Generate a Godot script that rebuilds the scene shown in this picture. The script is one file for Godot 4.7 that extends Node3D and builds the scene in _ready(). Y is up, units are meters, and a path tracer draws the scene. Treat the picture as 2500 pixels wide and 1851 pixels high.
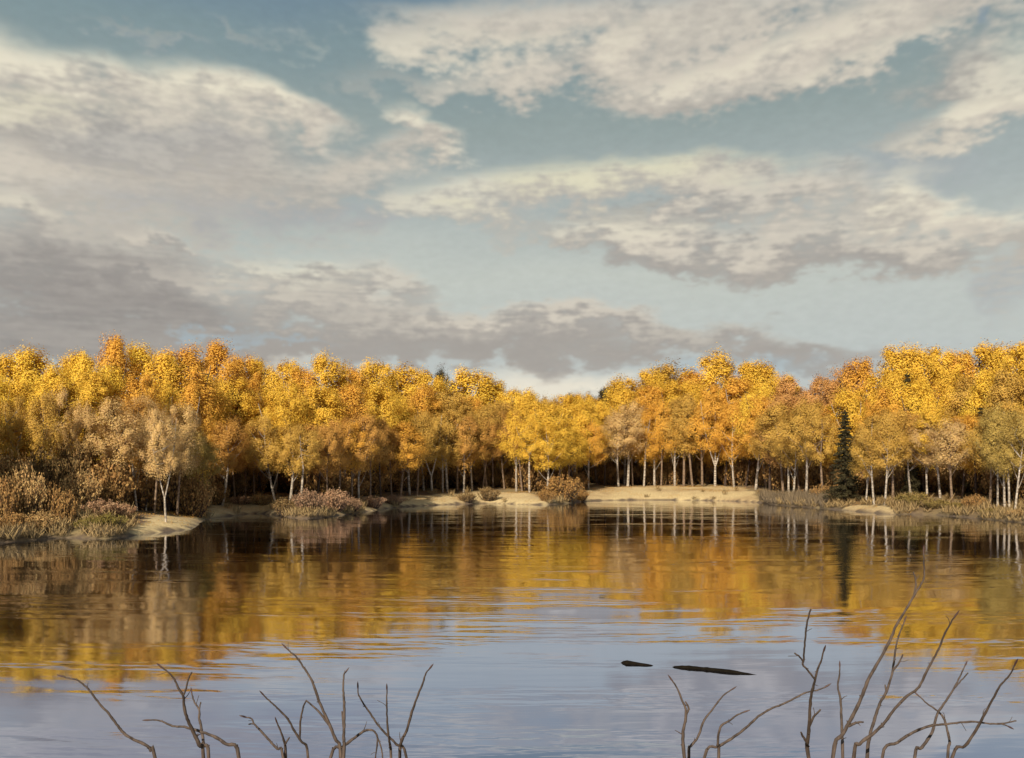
extends Node3D
# A quiet lake in autumn: a wooded far shore with sandy beaches, its mirror image in the water, bare shrubs on the near bank.

# far shoreline, metres (x, z), left to right
const SHORE := [-23.14, -35.65, -22.25, -36.82, -21.43, -38.30, -20.25, -41.12, -18.07, -40.37, -17.47, -42.42, -17.23, -45.28, -16.71, -47.87, -18.37, -54.49, -18.85, -59.31, -18.17, -64.44, -16.54, -62.64, -14.60, -59.31, -12.67, -57.78, -11.32, -63.23, -9.67, -74.47, -6.14, -80.75, -1.90, -84.84, 2.89, -80.75, 8.22, -91.81, 14.79, -94.39, 20.96, -91.81, 23.38, -87.04, 23.49, -80.75, 24.73, -73.65, 25.50, -67.02, 26.32, -63.23, 27.74, -63.23, 29.17, -62.06, 29.49, -57.28, 29.76, -53.19, 30.22, -50.01, 30.63, -47.20]
# trees: row, x, z, height, crown half width, crown colour, trunk kind, label
const TREES := [
	[0, -26.00, -48.01, 5.73, 1.00, "C", 0, "first tree from left in front row behind the far left russet bushes, ochre crown"],
	[0, -24.84, -48.04, 6.08, 1.15, "C", 1, "second tree from left in front row behind the far left russet bushes, ochre crown"],
	[0, -25.17, -51.12, 6.44, 1.22, "T", 1, "first tree from left in front row behind the left green bush, tan crown"],
	[0, -23.72, -50.70, 5.73, 1.03, "T", 2, "second tree from left in front row behind the left green bush, tan crown"],
	[0, -21.10, -49.63, 6.10, 1.31, "T", 1, "third tree from left in front row behind the left green bush, tan crown"],
	[0, -21.14, -51.61, 6.44, 1.28, "B", 0, "first tree from left in front row behind the left sand spit, burnt orange crown"],
	[0, -21.19, -52.94, 6.73, 1.14, "T", 0, "second tree from left in front row behind the left sand spit, tan crown"],
	[0, -20.06, -51.22, 5.96, 1.24, "T", 1, "third tree from left in front row behind the left sand spit, tan crown"],
	[0, -17.80, -47.06, 5.75, 1.09, "T", 3, "fourth tree from left in front row behind the left sand spit, forked pale trunk"],
	[0, -19.56, -53.43, 6.60, 1.30, "T", 1, "fifth tree from left in front row behind the left sand spit, tan crown"],
	[0, -20.03, -56.29, 5.94, 1.43, "L", 2, "sixth tree from left in front row behind the left sand spit, olive crown"],
	[0, -20.09, -58.36, 4.90, 1.38, "L", 1, "seventh tree from left in front row behind the left sand spit, olive crown"],
	[0, -21.56, -65.97, 4.71, 1.55, "O", 2, "eighth tree from left in front row behind the left sand spit, orange-gold crown"],
	[0, -20.42, -64.43, 5.83, 1.68, "B", 0, "ninth tree from left in front row behind the left sand spit, burnt orange crown"],
	[0, -20.38, -67.45, 6.19, 1.64, "B", 1, "tenth tree from left in front row behind the left sand spit, burnt orange crown"],
	[0, -20.41, -69.94, 5.42, 1.79, "B", 1, "eleventh tree from left in front row behind the left sand spit, burnt orange crown"],
	[0, -19.68, -69.90, 5.32, 1.44, "B", 1, "twelfth tree from left in front row behind the left sand spit, burnt orange crown"],
	[0, -19.53, -71.53, 5.33, 1.50, "B", 2, "first tree from left in front row behind the pinkish shrubs, burnt orange crown"],
	[0, -16.77, -65.26, 6.57, 1.64, "C", 4, "second tree from left in front row behind the pinkish shrubs, leaning pale trunk"],
	[0, -15.66, -64.18, 5.77, 1.72, "C", 0, "third tree from left in front row behind the pinkish shrubs, ochre crown"],
	[0, -14.65, -63.43, 5.58, 1.55, "C", 0, "fourth tree from left in front row behind the pinkish shrubs, ochre crown"],
	[0, -14.25, -66.33, 5.68, 1.76, "B", 2, "fifth tree from left in front row behind the pinkish shrubs, burnt orange crown"],
	[0, -13.07, -65.20, 5.68, 1.32, "B", 1, "sixth tree from left in front row behind the pinkish shrubs, burnt orange crown"],
	[0, -13.00, -68.80, 6.46, 1.68, "B", 1, "seventh tree from left in front row behind the pinkish shrubs, burnt orange crown"],
	[0, -12.17, -69.52, 6.27, 1.77, "O", 1, "eighth tree from left in front row behind the pinkish shrubs, orange-gold crown"],
	[0, -11.71, -70.16, 6.96, 1.64, "B", 0, "ninth tree from left in front row behind the pinkish shrubs, burnt orange crown"],
	[0, -11.37, -73.19, 7.00, 1.48, "B", 1, "tenth tree from left in front row behind the pinkish shrubs, burnt orange crown"],
	[0, -11.18, -78.02, 6.76, 1.69, "B", 2, "eleventh tree from left in front row behind the pinkish shrubs, burnt orange crown"],
	[0, -10.53, -79.99, 6.06, 1.63, "B", 1, "twelfth tree from left in front row behind the pinkish shrubs, burnt orange crown"],
	[0, -9.87, -80.80, 6.70, 2.17, "O", 1, "thirteenth tree from left in front row behind the pinkish shrubs, orange-gold crown"],
	[0, -9.34, -83.45, 6.58, 2.31, "C", 0, "first tree from left in front row behind the two small beaches, ochre crown"],
	[0, -8.66, -83.38, 7.19, 1.80, "C", 1, "second tree from left in front row behind the two small beaches, ochre crown"],
	[0, -7.49, -85.85, 7.82, 2.15, "C", 3, "third tree from left in front row behind the two small beaches, forked pale trunk"],
	[0, -6.64, -87.78, 6.64, 1.86, "C", 0, "fourth tree from left in front row behind the two small beaches, ochre crown"],
	[0, -6.20, -88.17, 8.02, 2.12, "C", 0, "fifth tree from left in front row behind the two small beaches, ochre crown"],
	[0, -5.39, -89.93, 7.81, 1.86, "C", 1, "sixth tree from left in front row behind the two small beaches, ochre crown"],
	[0, -4.70, -88.97, 7.49, 2.38, "B", 0, "seventh tree from left in front row behind the two small beaches, burnt orange crown"],
	[0, -3.94, -90.69, 7.73, 2.07, "C", 0, "eighth tree from left in front row behind the two small beaches, ochre crown"],
	[0, -3.01, -92.02, 7.83, 1.95, "B", 1, "ninth tree from left in front row behind the two small beaches, burnt orange crown"],
	[0, -2.48, -92.48, 8.36, 2.07, "C", 1, "tenth tree from left in front row behind the two small beaches, ochre crown"],
	[0, -1.93, -93.70, 8.79, 1.96, "C", 1, "eleventh tree from left in front row behind the two small beaches, ochre crown"],
	[0, -0.75, -92.79, 7.94, 1.85, "B", 1, "twelfth tree from left in front row behind the two small beaches, burnt orange crown"],
	[0, 0.44, -90.37, 8.20, 1.96, "G", 0, "thirteenth tree from left in front row behind the two small beaches, golden crown"],
	[0, 1.01, -90.43, 7.75, 1.87, "B", 1, "fourteenth tree from left in front row behind the two small beaches, burnt orange crown"],
	[0, 1.71, -88.87, 7.41, 1.97, "G", 0, "fifteenth tree from left in front row behind the two small beaches, golden crown"],
	[0, 3.39, -89.15, 6.85, 2.29, "G", 0, "first tree from left in front row behind the round russet bush, golden crown"],
	[0, 4.86, -92.86, 7.14, 2.22, "G", 1, "second tree from left in front row behind the round russet bush, golden crown"],
	[0, 5.71, -94.47, 6.67, 2.14, "G", 1, "third tree from left in front row behind the round russet bush, golden crown"],
	[0, 6.50, -96.85, 6.20, 2.50, "G", 2, "fourth tree from left in front row behind the round russet bush, golden crown"],
	[0, 8.24, -98.47, 7.55, 2.01, "O", 0, "fifth tree from left in front row behind the round russet bush, orange-gold crown"],
	[0, 10.60, -105.23, 6.90, 2.37, "T", 2, "first tree from left in front row behind the long sandbank, tan crown"],
	[0, 12.13, -103.84, 8.67, 2.47, "T", 0, "second tree from left in front row behind the long sandbank, tan crown"],
	[0, 13.22, -104.70, 8.71, 2.73, "T", 0, "third tree from left in front row behind the long sandbank, tan crown"],
	[0, 14.00, -106.41, 9.90, 2.30, "T", 1, "fourth tree from left in front row behind the long sandbank, tan crown"],
	[0, 15.19, -105.40, 8.59, 2.25, "O", 0, "fifth tree from left in front row behind the long sandbank, orange-gold crown"],
	[0, 16.49, -105.86, 8.97, 2.93, "O", 0, "sixth tree from left in front row behind the long sandbank, orange-gold crown"],
	[0, 17.30, -106.16, 9.72, 2.26, "O", 1, "seventh tree from left in front row behind the long sandbank, orange-gold crown"],
	[0, 18.81, -105.60, 10.03, 2.77, "C", 0, "eighth tree from left in front row behind the long sandbank, ochre crown"],
	[0, 19.74, -105.26, 9.99, 2.90, "C", 1, "ninth tree from left in front row behind the long sandbank, ochre crown"],
	[0, 20.61, -104.41, 10.50, 2.45, "C", 1, "tenth tree from left in front row behind the long sandbank, ochre crown"],
	[0, 21.71, -104.54, 9.62, 2.89, "O", 1, "eleventh tree from left in front row behind the long sandbank, orange-gold crown"],
	[0, 22.83, -102.83, 10.60, 2.78, "O", 3, "twelfth tree from left in front row behind the long sandbank, forked pale trunk"],
	[0, 24.27, -104.25, 8.53, 2.75, "O", 2, "thirteenth tree from left in front row behind the long sandbank, orange-gold crown"],
	[0, 24.50, -100.80, 9.56, 2.56, "O", 0, "fourteenth tree from left in front row behind the long sandbank, orange-gold crown"],
	[0, 25.92, -101.57, 7.80, 2.36, "O", 2, "fifteenth tree from left in front row behind the long sandbank, orange-gold crown"],
	[0, 25.65, -96.29, 9.87, 2.63, "O", 0, "sixteenth tree from left in front row behind the long sandbank, orange-gold crown"],
	[0, 25.99, -92.15, 8.03, 2.37, "C", 2, "first tree from left in front row behind the grey reeds, ochre crown"],
	[0, 26.34, -88.75, 8.82, 2.46, "C", 1, "second tree from left in front row behind the grey reeds, ochre crown"],
	[0, 25.94, -85.85, 7.70, 2.01, "C", 0, "third tree from left in front row behind the grey reeds, ochre crown"],
	[0, 26.13, -84.97, 7.54, 2.08, "C", 0, "fourth tree from left in front row behind the grey reeds, ochre crown"],
	[0, 26.99, -85.89, 6.90, 1.80, "C", 1, "fifth tree from left in front row behind the grey reeds, ochre crown"],
	[0, 26.11, -81.35, 8.23, 2.13, "C", 0, "sixth tree from left in front row behind the grey reeds, ochre crown"],
	[0, 26.51, -77.93, 7.62, 2.01, "C", 1, "seventh tree from left in front row behind the grey reeds, ochre crown"],
	[0, 27.20, -70.32, 5.69, 1.50, "C", 0, "first tree from left in front row behind the tiny right beach, ochre crown"],
	[0, 27.13, -68.55, 6.77, 1.51, "C", 0, "second tree from left in front row behind the tiny right beach, ochre crown"],
	[0, 27.35, -67.13, 6.21, 1.46, "C", 0, "third tree from left in front row behind the tiny right beach, ochre crown"],
	[0, 28.40, -68.23, 7.01, 1.84, "C", 1, "fourth tree from left in front row behind the tiny right beach, ochre crown"],
	[0, 30.65, -70.23, 6.63, 1.71, "B", 0, "first tree from left in front row behind the right olive grass bank, burnt orange crown"],
	[0, 30.93, -68.15, 5.84, 1.82, "T", 0, "second tree from left in front row behind the right olive grass bank, tan crown"],
	[0, 31.66, -67.62, 6.76, 1.61, "G", 0, "third tree from left in front row behind the right olive grass bank, golden crown"],
	[0, 31.42, -65.29, 5.86, 1.69, "T", 1, "fourth tree from left in front row behind the right olive grass bank, tan crown"],
	[0, 32.78, -66.57, 6.13, 1.64, "O", 2, "fifth tree from left in front row behind the right olive grass bank, orange-gold crown"],
	[0, 33.00, -64.95, 6.07, 1.64, "O", 2, "sixth tree from left in front row behind the right olive grass bank, orange-gold crown"],
	[0, 31.88, -61.09, 6.02, 1.59, "C", 1, "seventh tree from left in front row behind the right olive grass bank, ochre crown"],
	[0, 31.82, -59.98, 6.70, 1.32, "L", 0, "eighth tree from left in front row behind the right olive grass bank, olive crown"],
	[0, 32.01, -59.44, 6.46, 1.44, "L", 0, "ninth tree from left in front row behind the right olive grass bank, olive crown"],
	[0, 32.11, -59.09, 5.92, 1.37, "L", 0, "tenth tree from left in front row behind the right olive grass bank, olive crown"],
	[0, 31.46, -57.24, 6.35, 1.36, "L", 4, "eleventh tree from left in front row behind the right olive grass bank, leaning pale trunk"],
	[1, -28.75, -50.58, 6.89, 1.47, "Y", 0, "first tree from left in middle row behind the far left russet bushes, bright yellow crown"],
	[1, -28.73, -53.10, 6.86, 1.73, "G", 0, "second tree from left in middle row behind the far left russet bushes, golden crown"],
	[1, -26.51, -51.70, 7.65, 1.43, "Y", 1, "third tree from left in middle row behind the far left russet bushes, bright yellow crown"],
	[1, -25.56, -52.31, 7.12, 1.69, "G", 0, "first tree from left in middle row behind the left green bush, golden crown"],
	[1, -24.73, -53.82, 7.81, 1.73, "G", 1, "second tree from left in middle row behind the left green bush, golden crown"],
	[1, -24.12, -55.38, 8.36, 1.46, "Y", 1, "third tree from left in middle row behind the left green bush, bright yellow crown"],
	[1, -22.14, -54.38, 7.92, 1.54, "O", 1, "first tree from left in middle row behind the left sand spit, orange-gold crown"],
	[1, -21.90, -57.12, 7.76, 1.59, "G", 1, "second tree from left in middle row behind the left sand spit, golden crown"],
	[1, -20.82, -58.19, 8.17, 1.60, "O", 0, "third tree from left in middle row behind the left sand spit, orange-gold crown"],
	[1, -23.18, -69.26, 9.07, 1.78, "G", 1, "fourth tree from left in middle row behind the left sand spit, golden crown"],
	[1, -23.03, -73.81, 9.21, 2.34, "G", 1, "fifth tree from left in middle row behind the left sand spit, golden crown"],
	[1, -21.59, -76.07, 9.36, 2.26, "O", 1, "sixth tree from left in middle row behind the left sand spit, orange-gold crown"],
	[1, -19.07, -73.64, 8.19, 2.10, "G", 0, "first tree from left in middle row behind the pinkish shrubs, golden crown"],
	[1, -16.36, -69.70, 8.56, 1.79, "G", 0, "second tree from left in middle row behind the pinkish shrubs, golden crown"],
	[1, -15.41, -72.73, 8.65, 2.41, "G", 1, "third tree from left in middle row behind the pinkish shrubs, golden crown"],
	[1, -13.64, -74.61, 9.16, 2.30, "O", 0, "fourth tree from left in middle row behind the pinkish shrubs, orange-gold crown"],
	[1, -12.36, -80.51, 9.65, 2.43, "G", 1, "fifth tree from left in middle row behind the pinkish shrubs, golden crown"],
	[1, -10.93, -86.93, 9.53, 2.37, "G", 0, "sixth tree from left in middle row behind the pinkish shrubs, golden crown"],
	[1, -8.60, -89.40, 10.24, 2.64, "O", 0, "first tree from left in middle row behind the two small beaches, orange-gold crown"],
	[1, -6.53, -93.04, 9.90, 2.95, "C", 1, "second tree from left in middle row behind the two small beaches, ochre crown"],
	[1, -4.14, -96.12, 9.40, 2.65, "O", 0, "third tree from left in middle row behind the two small beaches, orange-gold crown"],
	[1, -1.32, -96.39, 8.94, 2.98, "C", 0, "fourth tree from left in middle row behind the two small beaches, ochre crown"],
	[1, 1.10, -94.61, 9.64, 2.38, "G", 1, "fifth tree from left in middle row behind the two small beaches, golden crown"],
	[1, 3.67, -93.28, 8.92, 2.84, "G", 1, "first tree from left in middle row behind the round russet bush, golden crown"],
	[1, 6.82, -100.36, 9.40, 3.08, "G", 0, "second tree from left in middle row behind the round russet bush, golden crown"],
	[1, 10.16, -108.51, 10.09, 3.04, "G", 1, "first tree from left in middle row behind the long sandbank, golden crown"],
	[1, 13.65, -110.99, 11.62, 2.98, "G", 0, "second tree from left in middle row behind the long sandbank, golden crown"],
	[1, 16.17, -111.28, 11.91, 3.38, "O", 0, "third tree from left in middle row behind the long sandbank, orange-gold crown"],
	[1, 18.83, -109.87, 12.58, 2.88, "G", 1, "fourth tree from left in middle row behind the long sandbank, golden crown"],
	[1, 21.17, -109.11, 12.22, 2.81, "G", 1, "fifth tree from left in middle row behind the long sandbank, golden crown"],
	[1, 24.16, -108.55, 11.96, 3.06, "O", 1, "sixth tree from left in middle row behind the long sandbank, orange-gold crown"],
	[1, 26.73, -106.90, 12.43, 3.23, "O", 0, "seventh tree from left in middle row behind the long sandbank, orange-gold crown"],
	[1, 27.19, -97.68, 10.89, 3.03, "Y", 1, "first tree from left in middle row behind the grey reeds, bright yellow crown"],
	[1, 27.68, -91.75, 9.79, 2.91, "R", 1, "second tree from left in middle row behind the grey reeds, rusty pink crown"],
	[1, 29.02, -88.00, 8.66, 2.37, "C", 0, "third tree from left in middle row behind the grey reeds, ochre crown"],
	[1, 29.70, -84.25, 8.03, 2.68, "O", 1, "first tree from left in middle row behind the tiny right beach, orange-gold crown"],
	[1, 29.57, -78.80, 9.02, 2.29, "G", 0, "second tree from left in middle row behind the tiny right beach, golden crown"],
	[1, 30.49, -76.05, 8.82, 1.96, "O", 1, "third tree from left in middle row behind the tiny right beach, orange-gold crown"],
	[1, 32.55, -76.81, 10.09, 2.45, "G", 0, "fourth tree from left in middle row behind the tiny right beach, golden crown"],
	[1, 33.61, -74.47, 8.99, 2.16, "Y", 1, "first tree from left in middle row behind the right olive grass bank, bright yellow crown"],
	[1, 35.93, -75.75, 9.52, 2.28, "G", 1, "second tree from left in middle row behind the right olive grass bank, golden crown"],
	[1, 35.90, -72.07, 9.18, 2.24, "C", 1, "third tree from left in middle row behind the right olive grass bank, ochre crown"],
	[1, 35.57, -67.77, 8.97, 1.85, "Y", 1, "fourth tree from left in middle row behind the right olive grass bank, bright yellow crown"],
	[1, 36.14, -65.95, 9.07, 1.93, "C", 1, "fifth tree from left in middle row behind the right olive grass bank, ochre crown"],
	[2, -33.39, -60.40, 9.29, 2.23, "G", 2, "first tree from left in skyline row behind the far left russet bushes, golden crown"],
	[2, -30.52, -59.03, 9.56, 2.38, "Y", 0, "second tree from left in skyline row behind the far left russet bushes, bright yellow crown"],
	[2, -30.93, -63.68, 9.82, 2.14, "G", 0, "first tree from left in skyline row behind the left green bush, golden crown"],
	[2, -27.83, -60.08, 9.57, 1.82, "Y", 0, "second tree from left in skyline row behind the left green bush, bright yellow crown"],
	[2, -27.76, -62.77, 11.00, 2.11, "O", 1, "third tree from left in skyline row behind the left green bush, orange-gold crown"],
	[2, -27.02, -65.25, 10.79, 2.63, "Y", 1, "fourth tree from left in skyline row behind the left green bush, bright yellow crown"],
	[2, -24.60, -63.90, 10.22, 2.15, "G", 0, "first tree from left in skyline row behind the left sand spit, golden crown"],
	[2, -23.37, -65.67, 10.67, 2.65, "O", 0, "second tree from left in skyline row behind the left sand spit, orange-gold crown"],
	[2, -24.73, -75.67, 12.27, 2.79, "O", 2, "third tree from left in skyline row behind the left sand spit, orange-gold crown"],
	[2, -24.40, -80.76, 11.69, 2.44, "O", 1, "fourth tree from left in skyline row behind the left sand spit, orange-gold crown"],
	[2, -23.44, -83.11, 11.84, 2.51, "G", 2, "fifth tree from left in skyline row behind the left sand spit, golden crown"],
	[2, -20.22, -80.65, 11.25, 2.71, "G", 0, "first tree from left in skyline row behind the pinkish shrubs, golden crown"],
	[2, -18.01, -79.67, 10.59, 2.14, "O", 0, "second tree from left in skyline row behind the pinkish shrubs, orange-gold crown"],
	[2, -16.16, -80.75, 11.98, 2.71, "G", 1, "third tree from left in skyline row behind the pinkish shrubs, golden crown"],
	[2, -14.68, -84.08, 11.29, 2.54, "O", 0, "fourth tree from left in skyline row behind the pinkish shrubs, orange-gold crown"],
	[2, -13.11, -87.44, 12.15, 3.23, "G", 1, "fifth tree from left in skyline row behind the pinkish shrubs, golden crown"],
	[2, -11.52, -97.10, 12.58, 3.91, "G", 1, "sixth tree from left in skyline row behind the pinkish shrubs, golden crown"],
	[2, -9.60, -97.52, 12.19, 2.95, "G", 0, "first tree from left in skyline row behind the two small beaches, golden crown"],
	[2, -4.62, -103.16, 12.81, 4.16, "Y", 1, "second tree from left in skyline row behind the two small beaches, bright yellow crown"],
	[2, -1.63, -103.92, 11.73, 3.49, "Y", 1, "third tree from left in skyline row behind the two small beaches, bright yellow crown"],
	[2, 0.90, -100.59, 10.64, 3.38, "Y", 1, "fourth tree from left in skyline row behind the two small beaches, bright yellow crown"],
	[2, 2.69, -103.61, 9.76, 2.50, "Y", 0, "fifth tree from left in skyline row behind the two small beaches, bright yellow crown"],
	[2, 7.08, -109.08, 10.68, 3.08, "G", 0, "first tree from left in skyline row behind the round russet bush, golden crown"],
	[2, 9.67, -116.83, 11.44, 2.75, "G", 2, "second tree from left in skyline row behind the round russet bush, golden crown"],
	[2, 14.47, -117.53, 13.34, 3.95, "G", 1, "first tree from left in skyline row behind the long sandbank, golden crown"],
	[2, 17.06, -117.28, 14.36, 3.54, "G", 1, "second tree from left in skyline row behind the long sandbank, golden crown"],
	[2, 20.47, -121.97, 15.42, 4.91, "C", 2, "third tree from left in skyline row behind the long sandbank, ochre crown"],
	[2, 22.91, -116.30, 14.25, 3.12, "O", 1, "fourth tree from left in skyline row behind the long sandbank, orange-gold crown"],
	[2, 26.33, -118.82, 16.50, 4.39, "G", 0, "fifth tree from left in skyline row behind the long sandbank, golden crown"],
	[2, 28.45, -113.50, 14.71, 3.81, "G", 0, "sixth tree from left in skyline row behind the long sandbank, golden crown"],
	[2, 30.67, -114.21, 15.05, 3.83, "G", 1, "seventh tree from left in skyline row behind the long sandbank, golden crown"],
	[2, 29.65, -101.92, 12.36, 2.74, "G", 0, "first tree from left in skyline row behind the grey reeds, golden crown"],
	[2, 29.96, -97.00, 11.57, 2.61, "R", 1, "second tree from left in skyline row behind the grey reeds, rusty pink crown"],
	[2, 31.19, -94.81, 11.60, 2.86, "R", 1, "third tree from left in skyline row behind the grey reeds, rusty pink crown"],
	[2, 31.67, -90.13, 10.58, 2.12, "R", 1, "first tree from left in skyline row behind the tiny right beach, rusty pink crown"],
	[2, 33.33, -90.81, 11.95, 2.74, "R", 1, "second tree from left in skyline row behind the tiny right beach, rusty pink crown"],
	[2, 34.34, -88.70, 12.62, 2.98, "O", 2, "third tree from left in skyline row behind the tiny right beach, orange-gold crown"],
	[2, 34.46, -83.68, 13.04, 3.26, "G", 2, "fourth tree from left in skyline row behind the tiny right beach, golden crown"],
	[2, 36.84, -83.97, 12.96, 3.27, "G", 2, "first tree from left in skyline row behind the right olive grass bank, golden crown"],
	[2, 37.39, -80.71, 12.16, 2.44, "G", 2, "second tree from left in skyline row behind the right olive grass bank, golden crown"],
	[2, 39.02, -80.35, 11.86, 2.43, "O", 2, "third tree from left in skyline row behind the right olive grass bank, orange-gold crown"],
	[2, 40.50, -79.71, 12.56, 2.94, "G", 2, "fourth tree from left in skyline row behind the right olive grass bank, golden crown"],
	[2, 41.51, -77.92, 12.38, 2.62, "G", 1, "fifth tree from left in skyline row behind the right olive grass bank, golden crown"],
	[2, 39.86, -71.82, 11.69, 2.65, "G", 2, "sixth tree from left in skyline row behind the right olive grass bank, golden crown"],
]
# evergreens: name, x, z, height, half width, label
const EVERGREENS := [
	["spruce_tree", 26.54, -72.93, 7.41, 1.50, "dark narrow spruce standing among the trees behind the tiny right beach"],
	["pine_tree", -7.90, -102.63, 12.92, 1.56, "dark green pine top between two yellow crowns behind the small beaches"],
	["pine_tree", 11.85, -118.21, 12.12, 2.22, "dark olive pine beside the low dip in the skyline"],
	["pine_tree", 7.55, -116.38, 11.28, 1.35, "small dark pine just right of the lowest skyline gap"],
	["spruce_tree", -20.90, -59.87, 6.22, 0.91, "dark green spruce between tan and orange crowns on the left"],
	["spruce_tree", 34.09, -66.50, 6.71, 1.07, "dark leaning spruce near the right edge, left of olive crowns"],
	["spruce_tree", 19.33, -110.73, 5.02, 1.19, "short dark spruce among trunks behind the long sandbank"],
	["spruce_tree", 8.09, -103.26, 5.50, 1.02, "short dark spruce behind the trunks right of the round russet bush"],
	["spruce_tree", -29.50, -55.38, 5.27, 1.14, "dark green spruce deep behind the big bushes at far left"],
	["spruce_tree", -26.70, -57.63, 8.12, 1.19, "dark brown spruce seen in the under high left crowns"],
	["spruce_tree", -20.62, -75.53, 6.87, 1.22, "dark spruce under the orange crowns left of the pinkish shrubs"],
	["spruce_tree", 32.93, -76.23, 10.16, 1.50, "dark spruce in the under the tall right crowns"],
	["spruce_tree", -7.01, -94.91, 7.32, 1.27, "dark spruce behind the forked birch by the small beaches"],
	["spruce_tree", -15.90, -71.03, 6.57, 0.95, "dark spruce in the shade above the pinkish shrubs"],
	["spruce_tree", 30.87, -70.73, 5.28, 0.82, "short dark spruce left of the tan crown at the right"],
]
# shore bushes: x, z, height, half width, colour, label
const BUSHES := [
	[-22.59, -40.64, 2.15, 0.84, "rb", "big russet-brown bush at the left edge of the water"],
	[-22.31, -42.09, 2.52, 1.06, "rt", "tallest tan bush of the far left bank"],
	[-21.53, -42.48, 2.01, 0.80, "rb", "russet bush right of the tallest tan bush, far left"],
	[-20.85, -42.66, 1.59, 0.73, "rb", "dark purple-brown bush above the green bush, left bank"],
	[-21.17, -41.13, 0.90, 0.92, "rt", "low tan bush at the waterline below the russet bushes"],
	[-21.70, -39.73, 0.89, 0.82, "rb", "low russet bush at the waterline, left edge"],
	[-24.75, -45.33, 2.81, 1.26, "rt", "tall tan thicket behind the russet bushes at the left edge"],
	[-24.21, -47.23, 3.00, 1.27, "ol", "tall olive thicket behind the tallest tan bush, far left"],
	[-23.54, -48.93, 3.17, 1.23, "ol", "tall olive thicket left of the pale birches"],
	[-22.00, -53.42, 2.38, 1.34, "rb", "dark thicket directly behind the two short pale birches"],
	[-21.08, -55.07, 2.64, 1.23, "ol", "olive thicket behind the forked birch on the spit"],
	[-21.26, -69.32, 2.21, 1.55, "ol", "olive thicket under the burnt orange crowns, left"],
	[-20.43, -72.44, 1.90, 1.43, "rt", "tan thicket between trunks left of the leaning trunk"],
	[-21.86, -46.28, 2.02, 1.24, "rt", "tan thicket between far left bushes and the leaning birches"],
	[-20.43, -45.41, 0.84, 1.14, "pk", "pale pinkish dry bush right behind the green bush"],
	[-19.66, -46.23, 0.67, 0.83, "pk", "small pinkish bush left of the sand spit"],
	[-19.02, -41.46, 0.68, 0.96, "gn", "left half of the green bush at the left waterline"],
	[-18.20, -41.69, 0.83, 0.90, "gn", "right half of the green bush beside the sand spit"],
	[-21.49, -48.74, 1.79, 0.96, "rb", "dark bush in shade left of the three pale birches"],
	[-19.33, -55.37, 2.40, 1.54, "rb", "dark speckled thicket behind the sand spit"],
	[-20.94, -64.53, 1.47, 1.27, "rb", "dark bush right of the speckled thicket behind the spit"],
	[-19.62, -66.42, 0.54, 1.34, "pk", "low pinkish bush at the far end of the spit"],
	[-18.17, -66.53, 0.78, 1.19, "rt", "low tan bush left of the pinkish shrubs"],
	[-14.90, -60.51, 1.03, 1.25, "ol", "olive mauve shrub, leftmost of the pinkish shore shrubs"],
	[-13.18, -59.50, 1.42, 1.38, "pm", "pinkish shrub, second and tallest of the shore shrubs"],
	[-12.19, -62.59, 1.47, 1.40, "pk", "rosy shrub, third of the pinkish shore shrubs"],
	[-11.43, -65.13, 0.90, 1.05, "pm", "mauve shrub at right end of the pinkish shrub group"],
	[-10.67, -70.51, 0.91, 1.39, "pk", "low rosy shrub left of the first small beach"],
	[-9.77, -75.76, 0.77, 1.15, "pm", "small mauve shrub touching the first small beach"],
	[-4.05, -83.81, 0.86, 1.13, "ol", "olive shrub right of the first small beach"],
	[-2.22, -85.45, 1.11, 1.38, "ol", "bigger olive shrub left of the second small beach"],
	[4.81, -85.97, 2.29, 2.23, "ru", "round russet bush standing out on the point"],
	[3.13, -82.15, 1.09, 1.03, "ru", "small russet bush on the left foot of the round one"],
	[6.74, -89.57, 1.06, 1.04, "ru", "small russet bush on the right foot of the round one"],
	[25.85, -75.78, 1.40, 1.36, "rb", "dark bush right of the grey reeds"],
	[26.92, -73.51, 0.70, 1.18, "rb", "dark bush at the foot of the narrow spruce"],
	[28.57, -64.99, 0.95, 1.51, "og", "olive green grassy mound right of the tiny beach"],
	[29.56, -63.80, 0.60, 1.31, "og", "low olive bush right of the grassy mound"],
	[30.18, -61.85, 0.51, 1.16, "og", "low olive bush third along the right bank"],
	[30.73, -60.87, 0.99, 0.98, "rb", "dark bush on the right bank under pale trunks"],
	[30.19, -57.40, 0.40, 1.08, "og", "flat olive bush near the right edge"],
	[30.33, -54.87, 0.39, 1.03, "rt", "flat tan bush at the right edge of the water"],
]
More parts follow.
